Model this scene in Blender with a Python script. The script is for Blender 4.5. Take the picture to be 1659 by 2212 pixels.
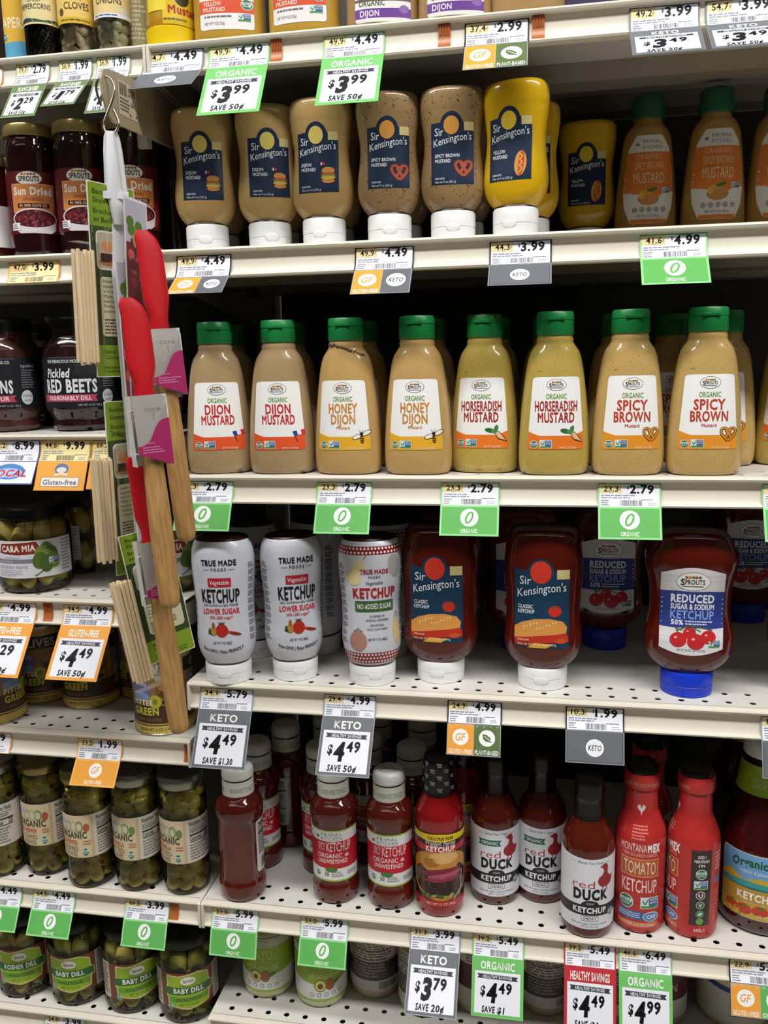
import bpy, math, random
import numpy as np
from mathutils import Vector, Matrix
from mathutils.geometry import tessellate_polygon

for o in list(bpy.data.objects):
    bpy.data.objects.remove(o, do_unlink=True)
SC = bpy.context.scene
COL = SC.collection
random.seed(7)

# ------------------------------------------------------------------ camera
EYE = 1.45            # camera height above the aisle floor
DIST = 0.94           # camera to the front plane of the shelves (y = 0)
FPX = 1850.0          # focal length in pixels of the 1659 x 2212 frame
YAW, PIT, ROL = (math.radians(a) for a in (-10.6, -10.0, -1.2))
_f = np.array([math.sin(YAW) * math.cos(PIT), math.cos(YAW) * math.cos(PIT), math.sin(PIT)])
_r = np.array([math.cos(YAW), -math.sin(YAW), 0.0])
_u = np.cross(_r, _f)
_r, _u = math.cos(ROL) * _r + math.sin(ROL) * _u, -math.sin(ROL) * _r + math.cos(ROL) * _u
CAM = np.array([0.0, -DIST, EYE])
cd = bpy.data.cameras.new('camera')
cd.sensor_fit = 'VERTICAL'
cd.sensor_height = 36.0
cd.sensor_width = 27.0
cd.lens = 36.0 * FPX / 2212.0
cd.clip_start = 0.02
cam = bpy.data.objects.new('camera', cd)
COL.objects.link(cam)
cam.matrix_world = Matrix(((_r[0], _u[0], -_f[0], CAM[0]), (_r[1], _u[1], -_f[1], CAM[1]),
                           (_r[2], _u[2], -_f[2], CAM[2]), (0, 0, 0, 1)))
SC.camera = cam

# ------------------------------------------------------------------ world, lights, exposure
vs = SC.view_settings
vs.view_transform = 'Standard'
vs.look = 'None'
vs.exposure = -0.18
vs.gamma = 1.0
vs.use_curve_mapping = False
W = bpy.data.worlds.new('store_ambient')
SC.world = W
W.use_nodes = True
W.node_tree.nodes['Background'].inputs[0].default_value = (1.0, 0.98, 0.96, 1)
W.node_tree.nodes['Background'].inputs[1].default_value = 0.035


def area(name, loc, sx, sy, power, col=(1, .995, .985), aim=None):
    l = bpy.data.lights.new(name, 'AREA')
    l.shape = 'RECTANGLE'
    l.size, l.size_y, l.energy, l.color = sx, sy, power, col
    o = bpy.data.objects.new(name, l)
    o.location = loc
    if aim:
        o.rotation_euler = (Vector(aim) - Vector(loc)).to_track_quat('-Z', 'Y').to_euler()
    COL.objects.link(o)
    return o


# ceiling lamps of the aisle, two long rows
area('ceiling_lamp_near', (0.1, -1.1, 3.3), 5.0, 0.25, 150)
area('ceiling_lamp_far', (0.1, -2.3, 3.3), 5.0, 0.22, 8, aim=(0.1, -1.3, 0.6))


# ------------------------------------------------------------------ helpers: pixels to places
def ray(x, y):
    return _f + _r * (x - 829.5) / FPX + _u * (1106 - y) / FPX


def proj(p):
    q = np.array(p, float) - CAM
    z = q @ _f
    return 829.5 + FPX * (q @ _r) / z, 1106 - FPX * (q @ _u) / z


def hit_y(x, y, Y):
    d = ray(x, y)
    return CAM + d * (Y + DIST) / d[1]


def hit_z(x, y, Z):
    d = ray(x, y)
    return CAM + d * (Z - EYE) / d[2]


SZ = {k: EYE + v for k, v in dict(S1=.343, S2=.1285, S3=-.1275, S4=-.384, S5=-.683, S6=-.851, L1=.343, L2=.130,
                                  L3=-.0787, L4=-.2836, L5=-.461, L6=-.683, L7=-.875).items()}
SEAM = -0.427


def on_deck(s, x, y, r):
    """standing place on shelf s whose front foot is seen at pixel x, y"""
    p = hit_z(x, y, SZ[s])
    d = p[:2] - CAM[:2]
    d /= np.linalg.norm(d)
    return (p[0] + d[0] * r, p[1] + d[1] * r, SZ[s])


def at_depth(s, x, Y, z=0.0):
    """standing place on shelf s at depth Y, seen in pixel column x"""
    lo, hi = -2.0, 2.0
    for _ in range(40):
        m = (lo + hi) / 2
        if proj((m, Y, SZ[s] + z))[0] < x:
            lo = m
        else:
            hi = m
    return (lo, Y, SZ[s])


# ------------------------------------------------------------------ materials
def lin(h):
    h = h.lstrip('#')
    o = []
    for i in (0, 2, 4):
        v = int(h[i:i + 2], 16) / 255
        o.append(v / 12.92 if v <= .04045 else ((v + .055) / 1.055) ** 2.4)
    return (*o, 1.0)


MATS = {}


def mat(name, hexc, rough=.45, metal=0.0, coat=0.0, spec=.5, var=.06, scale=60.0, bump=0.0, stretch=None, speck=None,
        sss=0.0, speck_scale=420.0, speck_at=.66):
    if name in MATS:
        return MATS[name]
    m = bpy.data.materials.new(name)
    m.use_nodes = True
    nt = m.node_tree
    b = nt.nodes['Principled BSDF']
    b.inputs['Roughness'].default_value = rough
    b.inputs['Metallic'].default_value = metal
    b.inputs['Coat Weight'].default_value = coat
    b.inputs['Coat Roughness'].default_value = .06
    b.inputs['Specular IOR Level'].default_value = spec
    c = lin(hexc)
    tc = nt.nodes.new('ShaderNodeTexCoord')
    mp = nt.nodes.new('ShaderNodeMapping')
    if stretch:
        mp.inputs['Scale'].default_value = stretch
    nt.links.new(tc.outputs['Object'], mp.inputs['Vector'])
    nz = nt.nodes.new('ShaderNodeTexNoise')
    nz.inputs['Scale'].default_value = scale
    nz.inputs['Detail'].default_value = 3
    nt.links.new(mp.outputs[0], nz.inputs['Vector'])
    rp = nt.nodes.new('ShaderNodeValToRGB')
    rp.color_ramp.elements[0].position = .3
    rp.color_ramp.elements[1].position = .7
    rp.color_ramp.elements[0].color = (c[0] * (1 - var), c[1] * (1 - var), c[2] * (1 - var * 1.2), 1)
    rp.color_ramp.elements[1].color = (min(1, c[0] * (1 + var * .5)), min(1, c[1] * (1 + var * .5)), min(1, c[2] * (1 + var * .5)), 1)
    nt.links.new(nz.outputs['Fac'], rp.inputs[0])
    out = rp.outputs[0]
    if speck:
        n2 = nt.nodes.new('ShaderNodeTexNoise')
        n2.inputs['Scale'].default_value = speck_scale
        n2.inputs['Detail'].default_value = 1
        nt.links.new(tc.outputs['Object'], n2.inputs['Vector'])
        r2 = nt.nodes.new('ShaderNodeValToRGB')
        r2.color_ramp.elements[0].position = speck_at
        r2.color_ramp.elements[1].position = speck_at + .05
        nt.links.new(n2.outputs['Fac'], r2.inputs[0])
        mx = nt.nodes.new('ShaderNodeMix')
        mx.data_type = 'RGBA'
        nt.links.new(r2.outputs[0], mx.inputs[0])
        nt.links.new(out, mx.inputs[6])
        mx.inputs[7].default_value = lin(speck)
        out = mx.outputs[2]
    nt.links.new(out, b.inputs['Base Color'])
    if bump:
        bp = nt.nodes.new('ShaderNodeBump')
        bp.inputs['Strength'].default_value = bump
        bp.inputs['Distance'].default_value = .001
        nt.links.new(nz.outputs['Fac'], bp.inputs['Height'])
        nt.links.new(bp.outputs[0], b.inputs['Normal'])
    if sss:
        b.inputs['Subsurface Weight'].default_value = sss
        b.inputs['Subsurface Radius'].default_value = (.004, .003, .002)
        b.inputs['Subsurface Scale'].default_value = 1
    MATS[name] = m
    return m


def glass(name, tint='#f2f4ea', rough=.03, refl=1.0):
    """thin clear wall: lets light through, mirrors at grazing angles"""
    if name in MATS:
        return MATS[name]
    m = bpy.data.materials.new(name)
    m.use_nodes = True
    nt = m.node_tree
    nt.nodes.remove(nt.nodes['Principled BSDF'])
    t = nt.nodes.new('ShaderNodeBsdfTransparent')
    t.inputs[0].default_value = lin(tint)
    g = nt.nodes.new('ShaderNodeBsdfGlossy')
    g.inputs['Roughness'].default_value = rough
    fr = nt.nodes.new('ShaderNodeFresnel')
    fr.inputs[0].default_value = 1.45
    tc = nt.nodes.new('ShaderNodeTexCoord')
    nz = nt.nodes.new('ShaderNodeTexNoise')
    nz.inputs['Scale'].default_value = 25
    nt.links.new(tc.outputs['Object'], nz.inputs['Vector'])
    bp = nt.nodes.new('ShaderNodeBump')
    bp.inputs['Strength'].default_value = .15
    bp.inputs['Distance'].default_value = .002
    nt.links.new(nz.outputs['Fac'], bp.inputs['Height'])
    nt.links.new(bp.outputs[0], g.inputs['Normal'])
    mu = nt.nodes.new('ShaderNodeMath')
    mu.operation = 'MULTIPLY'
    mu.inputs[1].default_value = refl
    nt.links.new(fr.outputs[0], mu.inputs[0])
    mx = nt.nodes.new('ShaderNodeMixShader')
    nt.links.new(mu.outputs[0], mx.inputs[0])
    nt.links.new(t.outputs[0], mx.inputs[1])
    nt.links.new(g.outputs[0], mx.inputs[2])
    nt.links.new(mx.outputs[0], nt.nodes['Material Output'].inputs[0])
    MATS[name] = m
    return m


def print_mat(name, rough, spec=.4, coat=0.0):
    """printed paper or film; the flat ink colours sit in the colour attribute, paper grain from noise"""
    if name in MATS:
        return MATS[name]
    m = bpy.data.materials.new(name)
    m.use_nodes = True
    nt = m.node_tree
    b = nt.nodes['Principled BSDF']
    a = nt.nodes.new('ShaderNodeAttribute')
    a.attribute_name = 'ink'
    nt.links.new(a.outputs['Color'], b.inputs['Base Color'])
    b.inputs['Specular IOR Level'].default_value = spec
    b.inputs['Coat Weight'].default_value = coat
    tc = nt.nodes.new('ShaderNodeTexCoord')
    nz = nt.nodes.new('ShaderNodeTexNoise')
    nz.inputs['Scale'].default_value = 300
    nt.links.new(tc.outputs['Object'], nz.inputs['Vector'])
    mr = nt.nodes.new('ShaderNodeMapRange')
    mr.inputs['To Min'].default_value = rough - .06
    mr.inputs['To Max'].default_value = rough + .06
    nt.links.new(nz.outputs['Fac'], mr.inputs['Value'])
    nt.links.new(mr.outputs[0], b.inputs['Roughness'])
    MATS[name] = m
    return m


PAPER = print_mat('printed_label_paper', .42)
CARD = print_mat('printed_price_card', .55, .3)
FILM = print_mat('printed_plastic_film', .24, .5)
BEIGE = mat('almond_painted_steel', '#dfd7c6', .38, var=.03, scale=9, spec=.4)
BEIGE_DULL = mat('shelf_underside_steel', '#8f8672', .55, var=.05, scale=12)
GREEN_CAP = mat('green_polypropylene', '#17803f', .35, var=.03)
WHITE_CAP = mat('white_polypropylene', '#eeeeec', .33, var=.02, sss=.05)
BLUE_CAP = mat('blue_polypropylene', '#1438c4', .33, var=.03)
BLACK = mat('black_gloss_plastic', '#0b0b0c', .28, var=.05)
KETCH = mat('ketchup_in_clear_bottle', '#561409', .16, var=.14, scale=18, coat=.4)
DARKSEAL = mat('dark_ketchup_edge', '#2a0d08', .3)


# ------------------------------------------------------------------ object helpers
def link(name, data, parent=None, loc=None, rot=None):
    o = bpy.data.objects.new(name, data)
    COL.objects.link(o)
    if parent:
        o.parent = parent
    if loc is not None:
        o.location = loc
    if rot is not None:
        o.rotation_euler = rot
    return o


def tag(o, label, cat, group=None, kind=None):
    o['label'] = label
    if cat:
        o['category'] = cat
    if group:
        o['group'] = group
    if kind:
        o['kind'] = kind
    return o


def raw_mesh(name, v, f, m, smooth=True, sharp=None):
    me = bpy.data.meshes.new(name)
    me.from_pydata([tuple(p) for p in v], [], f)
    me.materials.append(m)
    if smooth:
        me.polygons.foreach_set('use_smooth', [True] * len(me.polygons))
        if sharp is not None:
            me.set_sharp_from_angle(angle=math.radians(sharp))
    me.update()
    return me


class MB:
    """collects boxes, tubes and lofts into one mesh"""

    def __init__(s):
        s.v, s.f = [], []

    def add(s, v, f):
        k = len(s.v)
        s.v += [tuple(p) for p in v]
        s.f += [tuple(i + k for i in q) for q in f]
        return s

    def box(s, x0, x1, y0, y1, z0, z1, M=None):
        v = [Vector((x, y, z)) for x in (x0, x1) for y in (y0, y1) for z in (z0, z1)]
        if M:
            v = [M @ p for p in v]
        return s.add(v, [(0, 1, 3, 2), (4, 6, 7, 5), (0, 4, 5, 1), (2, 3, 7, 6), (0, 2, 6, 4), (1, 5, 7, 3)])

    def prism(s, prof, x0, x1):
        """profile in (y, z), swept along x"""
        n = len(prof)
        v = [(x0, y, z) for y, z in prof] + [(x1, y, z) for y, z in prof]
        f = [(i, (i + 1) % n, n + (i + 1) % n, n + i) for i in range(n)]
        return s.add(v, f + [tuple(range(n - 1, -1, -1)), tuple(range(n, 2 * n))])

    def tube(s, pts, r, seg=8, flat=1.0):
        pts = [Vector(p) for p in pts]
        rs = r if isinstance(r, (list, tuple)) else [r] * len(pts)
        v, f = [], []
        side = None
        for i, p in enumerate(pts):
            t = (pts[min(i + 1, len(pts) - 1)] - pts[max(i - 1, 0)]).normalized()
            if side is None:
                side = t.orthogonal().normalized()
            side = (side - t * side.dot(t)).normalized()
            up = t.cross(side)
            for k in range(seg):
                a = 2 * math.pi * k / seg
                v.append(p + (side * math.cos(a) + up * math.sin(a) * flat) * rs[i])
        for i in range(len(pts) - 1):
            for k in range(seg):
                f.append((i * seg + k, i * seg + (k + 1) % seg, (i + 1) * seg + (k + 1) % seg, (i + 1) * seg + k))
        f.append(tuple(range(seg - 1, -1, -1)))
        f.append(tuple((len(pts) - 1) * seg + k for k in range(seg)))
        return s.add(v, f)

    def ball(s, c, r, seg=12, rings=8, sq=(1, 1, 1), M=None):
        v, f = [], []
        for j in range(rings + 1):
            th = math.pi * j / rings
            for k in range(seg):
                a = 2 * math.pi * k / seg
                p = Vector((math.sin(th) * math.cos(a) * r * sq[0], math.sin(th) * math.sin(a) * r * sq[1], math.cos(th) * r * sq[2]))
                v.append((M @ p if M else p) + Vector(c))
        for j in range(rings):
            for k in range(seg):
                f.append((j * seg + k, (j + 1) * seg + k, (j + 1) * seg + (k + 1) % seg, j * seg + (k + 1) % seg))
        return s.add(v, f)

    def mesh(s, name, m, smooth=False, sharp=None):
        return raw_mesh(name, s.v, s.f, m, smooth, sharp)


class Prof:
    """cross sections (z, half width, half depth, roundness) in mm, smoothly joined"""

    def __init__(s, pts, linear=False):
        P = [(p[0], p[1], p[2] if len(p) > 2 else p[1], p[3] if len(p) > 3 else 2.0) for p in pts]
        s.P = np.array(P, float)
        z = s.P[:, 0]
        zs = []
        for i in range(len(z) - 1):
            n = 1 if linear else max(1, min(8, int(math.ceil((z[i + 1] - z[i]) / 4))))
            zs += [z[i] + (z[i + 1] - z[i]) * k / n for k in range(n)]
        zs.append(z[-1])
        s.z = np.array(zs)
        s.tab = np.stack([np.interp(s.z, z, s.P[:, c]) if linear else s._h(z, s.P[:, c], s.z) for c in (1, 2, 3)], 1)

    @staticmethod
    def _h(x, y, q):
        h = np.diff(x)
        d = np.diff(y) / h
        m = np.zeros(len(x))
        m[0], m[-1] = d[0], d[-1]
        for i in range(1, len(x) - 1):
            if d[i - 1] * d[i] > 0:
                w1, w2 = 2 * h[i] + h[i - 1], h[i] + 2 * h[i - 1]
                m[i] = (w1 + w2) / (w1 / d[i - 1] + w2 / d[i])
        i = np.clip(np.searchsorted(x, q, 'right') - 1, 0, len(h) - 1)
        t = (q - x[i]) / h[i]
        return ((2 * t**3 - 3 * t**2 + 1) * y[i] + (t**3 - 2 * t**2 + t) * h[i] * m[i]
                + (-2 * t**3 + 3 * t**2) * y[i + 1] + (t**3 - t**2) * h[i] * m[i + 1])

    def at(s, z):
        return [np.interp(z, s.z, s.tab[:, c]) for c in range(3)]

    def mesh(s, name, m, seg=40, off=0.0, z0=None, z1=None, caps=True, sharp=40):
        v, f = [], []
        zs = s.z
        if z0 is not None:
            zs = np.array([z0] + [q for q in s.z if z0 < q < z1] + [z1])
        A, B, N = s.at(zs)
        for z, a, b, n in zip(zs, A, B, N):
            for k in range(seg):
                t = 2 * math.pi * k / seg
                c, sn = math.cos(t), math.sin(t)
                e = 2 / n
                v.append((math.copysign(abs(c)**e, c) * (a + off) / 1000, math.copysign(abs(sn)**e, sn) * (b + off) / 1000, z / 1000))
        R = len(zs)
        for j in range(R - 1):
            for k in range(seg):
                f.append((j * seg + k, j * seg + (k + 1) % seg, (j + 1) * seg + (k + 1) % seg, (j + 1) * seg + k))
        if caps:
            f.append(tuple(range(seg - 1, -1, -1)))
            f.append(tuple((R - 1) * seg + k for k in range(seg)))
        return raw_mesh(name, v, f, m, True, sharp)

    def planar(s):
        """print lies on the front, measured straight across"""
        def fn(x, y, l):
            a, b, n = s.at(y)
            e = .25 + .07 * l
            a2, b2 = a + e, b + e
            q = np.clip(np.abs(x) / a2, 0, .985)
            yy = -b2 * (1 - q**n)**(1 / n)
            return np.stack([np.clip(x, -a2 * .985, a2 * .985), yy, y], 1) / 1000
        return fn

    def wrap(s, ref=None):
        """print is wound round a round body, measured along the girth"""
        def fn(x, y, l):
            a, b, n = s.at(y)
            e = .25 + .07 * l
            t = x / (ref or float(np.max(a)))
            sn, cs = np.sin(t), np.cos(t)
            # the point of the (rounded) outline in direction t
            k = (np.abs(sn)**n + np.abs(cs * a / b)**n)**(-1 / n)
            return np.stack([(a + e) * sn * k, -(a + e) * cs * k - e * .2, y], 1) / 1000
        return fn


# ------------------------------------------------------------------ print: lettering and marks as flat shapes
_G = {}


def _glyph(ch, wt):
    k = (ch, wt)
    if k in _G:
        return _G[k]
    cu = bpy.data.curves.new('glyph', 'FONT')
    cu.resolution_u = 2
    cu.offset = wt * .75
    o = bpy.data.objects.new('glyph', cu)
    COL.objects.link(o)

    def grab(t):
        cu.body = t
        dg = bpy.context.evaluated_depsgraph_get()
        dg.update()
        me = bpy.data.meshes.new_from_object(o.evaluated_get(dg))
        me.calc_loop_triangles()
        co = np.array([v.co[:2] for v in me.vertices]).reshape(-1, 2)
        tr = np.array([t.vertices[:] for t in me.loop_triangles], int).reshape(-1, 3)
        bpy.data.meshes.remove(me)
        return co, tr
    co, tr = grab(ch) if ch != ' ' else (np.zeros((0, 2)), np.zeros((0, 3), int))
    both = grab(ch + 'I')[0]
    if ('_I', wt) not in _G:
        _G[('_I', wt)] = grab('I')[0][:, 0].max()
    if '_H' not in _G:
        _G['_H'] = grab('H')[0][:, 1].max()
    adv = both[:, 0].max() - _G[('_I', wt)]
    bpy.data.objects.remove(o)
    bpy.data.curves.remove(cu)
    _G[k] = (co[tr] if len(tr) else np.zeros((0, 3, 2)), adv)
    return _G[k]


class Art:
    def __init__(s):
        s.t, s.c, s.l = [], [], []

    def _put(s, tris, c, l):
        tris = np.asarray(tris, float).reshape(-1, 3, 2)
        # one winding for all
        u_, w_ = tris[:, 1] - tris[:, 0], tris[:, 2] - tris[:, 0]
        d = u_[:, 0] * w_[:, 1] - u_[:, 1] * w_[:, 0]
        tris[d < 0] = tris[d < 0][:, ::-1]
        s.t.append(tris)
        s.c.append(np.tile(np.array(lin(c)), (len(tris), 1)))
        s.l.append(np.full(len(tris), l, float))

    def poly(s, pts, c, l=1):
        v = [Vector((p[0], p[1], 0)) for p in pts]
        P = np.array([p[:2] for p in pts], float)
        s._put(P[np.array(tessellate_polygon([v]))], c, l)
        return s

    def rect(s, x0, y0, x1, y1, c, l=1, r=0.0):
        if r <= 0:
            s._put([[(x0, y0), (x1, y0), (x1, y1)], [(x0, y0), (x1, y1), (x0, y1)]], c, l)
            return s
        pts = []
        for cx, cy, a0 in ((x1 - r, y1 - r, 0), (x0 + r, y1 - r, 90), (x0 + r, y0 + r, 180), (x1 - r, y0 + r, 270)):
            pts += [(cx + r * math.cos(math.radians(a0 + k * 30)), cy + r * math.sin(math.radians(a0 + k * 30))) for k in range(4)]
        return s.poly(pts, c, l)

    def ell(s, cx, cy, rx, ry, c, l=1, n=22, rot=0.0):
        cr, sr = math.cos(rot), math.sin(rot)
        P = [(cx + rx * math.cos(2 * math.pi * k / n) * cr - ry * math.sin(2 * math.pi * k / n) * sr,
              cy + rx * math.cos(2 * math.pi * k / n) * sr + ry * math.sin(2 * math.pi * k / n) * cr) for k in range(n)]
        s._put([[(cx, cy), P[k], P[(k + 1) % n]] for k in range(n)], c, l)
        return s

    def path(s, pts, w, c, l=1):
        for a, b in zip(pts, pts[1:]):
            dx, dy = b[0] - a[0], b[1] - a[1]
            L = math.hypot(dx, dy) or 1
            nx, ny = -dy / L * w / 2, dx / L * w / 2
            s._put([[(a[0] + nx, a[1] + ny), (a[0] - nx, a[1] - ny), (b[0] - nx, b[1] - ny)],
                    [(a[0] + nx, a[1] + ny), (b[0] - nx, b[1] - ny), (b[0] + nx, b[1] + ny)]], c, l)
        return s

    def text(s, t, x, y, h, c, l=2, w=None, wt=0.0, sh=0.0, al='c', warp=None, sp=0.0, mw=None):
        """t with its baseline at y and capital height h; w squeezes it to a width, mw caps the width"""
        out, X = [], 0.0
        _glyph('H', wt)
        k = h / _G['_H']
        for ch in t:
            # pointed letters are thickened sideways so that their counters stay open
            peak = wt > .01 and ch in 'MWmw'
            sharp = wt > .01 and ch in 'NVAKZvkyz4'
            tr, adv = _glyph(ch, 0.0 if peak else round(wt * .45, 4) if sharp else wt)
            if peak or sharp:
                tr = np.concatenate([tr + np.array([d * wt, 0]) for d in ((-.7, -.25, .25, .7) if peak else (-.42, .42))])
                adv += wt * (.9 if peak else .55)
            if len(tr):
                q = tr.copy()
                q[:, :, 0] += X
                out.append(q)
            X += adv + sp + wt * 1.1
        if not out:
            return s
        q = np.concatenate(out)
        q[:, :, 0] += q[:, :, 1] * sh
        x0, x1 = q[:, :, 0].min(), q[:, :, 0].max()
        kx = k
        if w:
            kx = w / (x1 - x0)
        elif mw and (x1 - x0) * k > mw:
            kx = mw / (x1 - x0)
        wd = (x1 - x0) * kx
        q[:, :, 0] = (q[:, :, 0] - x0) * kx + x - (wd / 2 if al == 'c' else wd if al == 'r' else 0)
        q[:, :, 1] = q[:, :, 1] * k + y
        if warp:
            q[:, :, 1] += warp(q[:, :, 0])
        s._put(q, c, l)
        return s

    def fine(s, x0, y0, x1, y1, c, l=2, rows=4, seed=1):
        """rows of print too small to read"""
        R = random.Random(seed)
        dh = (y1 - y0) / rows
        for i in range(rows):
            x = x0
            end = x1 - (x1 - x0) * R.random() * .35
            while x < end:
                wd = min((.05 + .16 * R.random()) * (x1 - x0), end - x)
                s.rect(x, y1 - (i + .72) * dh, x + wd, y1 - (i + .22) * dh, c, l)
                x += wd + (x1 - x0) * .025
        return s

    def bars(s, x0, y0, x1, y1, c='#3a3a40', l=2, seed=1, n=24):
        R = random.Random(seed)
        x = x0
        u = (x1 - x0) / (n * 2.1)
        while x < x1:
            wd = u * R.choice((.6, .6, 1.1, 1.7))
            s.rect(x, y0, min(x + wd, x1), y1, c, l)
            x += wd + u * R.choice((.7, .9, 1.4))
        return s

    def move(s, dx, dy, k=1.0):
        s.t = [t * k + np.array([dx, dy]) for t in s.t]
        return s

    def take(s, o, dx=0, dy=0, k=1.0, rot=0.0, dl=0):
        M = np.array([[math.cos(rot), math.sin(rot)], [-math.sin(rot), math.cos(rot)]])
        s.t += [t * k @ M + np.array([dx, dy]) for t in o.t]
        s.c += o.c
        s.l += [q + dl for q in o.l]
        return s

    def mesh(s, name, m, fn, maxlen=None):
        T, C, L = np.concatenate(s.t), np.concatenate(s.c), np.concatenate(s.l)
        if maxlen:
            for _ in range(14):
                E = np.stack([np.linalg.norm(T[:, (i + 1) % 3] - T[:, i], axis=1) for i in range(3)], 1)
                bad = E.max(1) > maxlen
                if not bad.any():
                    break
                k = E[bad].argmax(1)
                B = T[bad]
                idx = np.arange(len(B))
                p, q, r = B[idx, k], B[idx, (k + 1) % 3], B[idx, (k + 2) % 3]
                mid = (p + q) / 2
                T = np.concatenate([T[~bad], np.stack([p, mid, r], 1), np.stack([mid, q, r], 1)])
                C = np.concatenate([C[~bad], C[bad], C[bad]])
                L = np.concatenate([L[~bad], L[bad], L[bad]])
        flat = T.reshape(-1, 2)
        ll = np.repeat(L, 3)
        V = fn(flat[:, 0], flat[:, 1], ll)
        key = np.round(np.column_stack([flat * 1e3, ll * 10])).astype(np.int64)
        _, first, inv = np.unique(key, axis=0, return_index=True, return_inverse=True)
        inv = inv.reshape(-1, 3)
        ok = (inv[:, 0] != inv[:, 1]) & (inv[:, 1] != inv[:, 2]) & (inv[:, 0] != inv[:, 2])
        me = bpy.data.meshes.new(name)
        me.from_pydata(V[first].tolist(), [], inv[ok].tolist())
        ca = me.color_attributes.new('ink', 'FLOAT_COLOR', 'CORNER')
        ca.data.foreach_set('color', np.repeat(C[ok], 3, axis=0).astype(np.float32).ravel())
        me.materials.append(m)
        me.polygons.foreach_set('use_smooth', [True] * len(me.polygons))
        me.update()
        return me

# ------------------------------------------------------------------ structure: floor, gondola frames, shelves
fl = MB().box(-2.2, 2.2, -3.0, 0.6, -.02, 0)
o = link('floor', fl.mesh('floor', mat('vinyl_floor', '#b9b2a5', .35, var=.1, scale=4)))
o['kind'] = 'structure'
o['label'] = 'pale vinyl aisle floor below the shelves'

DEPTH = .40
UNITS = {'L': (SEAM - 1.219, SEAM - .0006), 'R': (SEAM + .0006, SEAM + 1.219)}
RAIL = [(.008, 0), (.0005, 0), (-.0012, -.0008), (-.0022, -.0026), (-.0014, -.0046), (.0028, -.0056), (.0045, -.010), (.0044, -.018),
        (.0030, -.025), (.0004, -.0288), (-.0022, -.0292), (-.0034, -.0308), (-.0026, -.0328), (.0015, -.0334), (.008, -.0330)]


def deck_mesh(u):
    x0, x1 = UNITS[u]
    n = 47
    p = .0254
    xs = (x0 + x1) / 2 - n * p / 2
    b = MB()
    ys = .0072
    for row in range(2):
        yc = .0200 + row * p
        ya, yb = (ys, yc + p / 2) if row == 0 else (yc - p / 2, yc + p / 2)
        for i in range(n):
            xc = xs + (i + .5) * p
            v, f = [], []
            K = 12
            for k in range(K):
                a = math.pi * 2 * k / K + math.pi / 4
                c, s_ = math.cos(a), math.sin(a)
                m = max(abs(c), abs(s_))
                qx, qy = c / m * p / 2, s_ / m
                v.append((xc + qx, yc + (qy * (yb - yc) if qy > 0 else qy * (yc - ya)), 0))
            for zz in (0, -.0009):
                v += [(xc + .0037 * math.cos(math.pi * 2 * k / K + math.pi / 4), yc + .0037 * math.sin(math.pi * 2 * k / K + math.pi / 4), zz) for k in range(K)]
            for k in range(K):
                k2 = (k + 1) % K
                f += [(k, k2, K + k2, K + k), (K + k, K + k2, 2 * K + k2, 2 * K + k)]
            b.add(v, f)
    yb = .0200 + p * 1.5
    b.add([(x0, ys, 0), (xs, ys, 0), (xs, yb, 0), (x0, yb, 0)], [(0, 1, 2, 3)])
    xe = xs + n * p
    b.add([(xe, ys, 0), (x1, ys, 0), (x1, yb, 0), (xe, yb, 0)], [(0, 1, 2, 3)])
    b.add([(x0, yb, 0), (x1, yb, 0), (x1, DEPTH, 0), (x0, DEPTH, 0)], [(0, 1, 2, 3)])
    b.box(x0, x1, .055, DEPTH, -.012, -.0005)
    b.box(x0, x1, .006, .010, -.033, -.0005)
    return b.mesh('deck', mat('shelf_deck_steel', '#d6d2c9', .42, var=.04, scale=9, spec=.4))


SH = {}
for u in 'LR':
    x0, x1 = UNITS[u]
    SH[u] = dict(deck=deck_mesh(u))
    rb = MB().prism(RAIL, x0 + .003, x1 - .003)
    for a in (x0, x1 - .003):
        rb.prism([(.012, .0002), (0, .0002), (-.0028, -.002), (-.0040, -.031), (-.003, -.0352), (.012, -.0352)], a, a + .003)
    SH[u]['rail'] = rb.mesh('price_rail', BEIGE, True, 35)
    st = MB()
    for y in (.135, .27):
        st.prism([(y, -.012), (y + .01, -.03), (y + .05, -.03), (y + .06, -.012)], x0 + .02, x1 - .02)
    SH[u]['hole_shade'] = MB().box(x0 + .004, x1 - .004, .0105, .0545, -.0135, -.0125).mesh('hole_shade_strip', mat('hole_shade_black', '#1b1a18', .7))  # added strip below the deck holes, its near-black colour stands in for shade
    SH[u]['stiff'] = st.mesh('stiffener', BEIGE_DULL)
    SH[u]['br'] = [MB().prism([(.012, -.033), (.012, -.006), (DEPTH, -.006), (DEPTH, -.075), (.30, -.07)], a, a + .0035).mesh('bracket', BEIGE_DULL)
                   for a in (x0 + .0002, x1 - .0037)]

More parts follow.
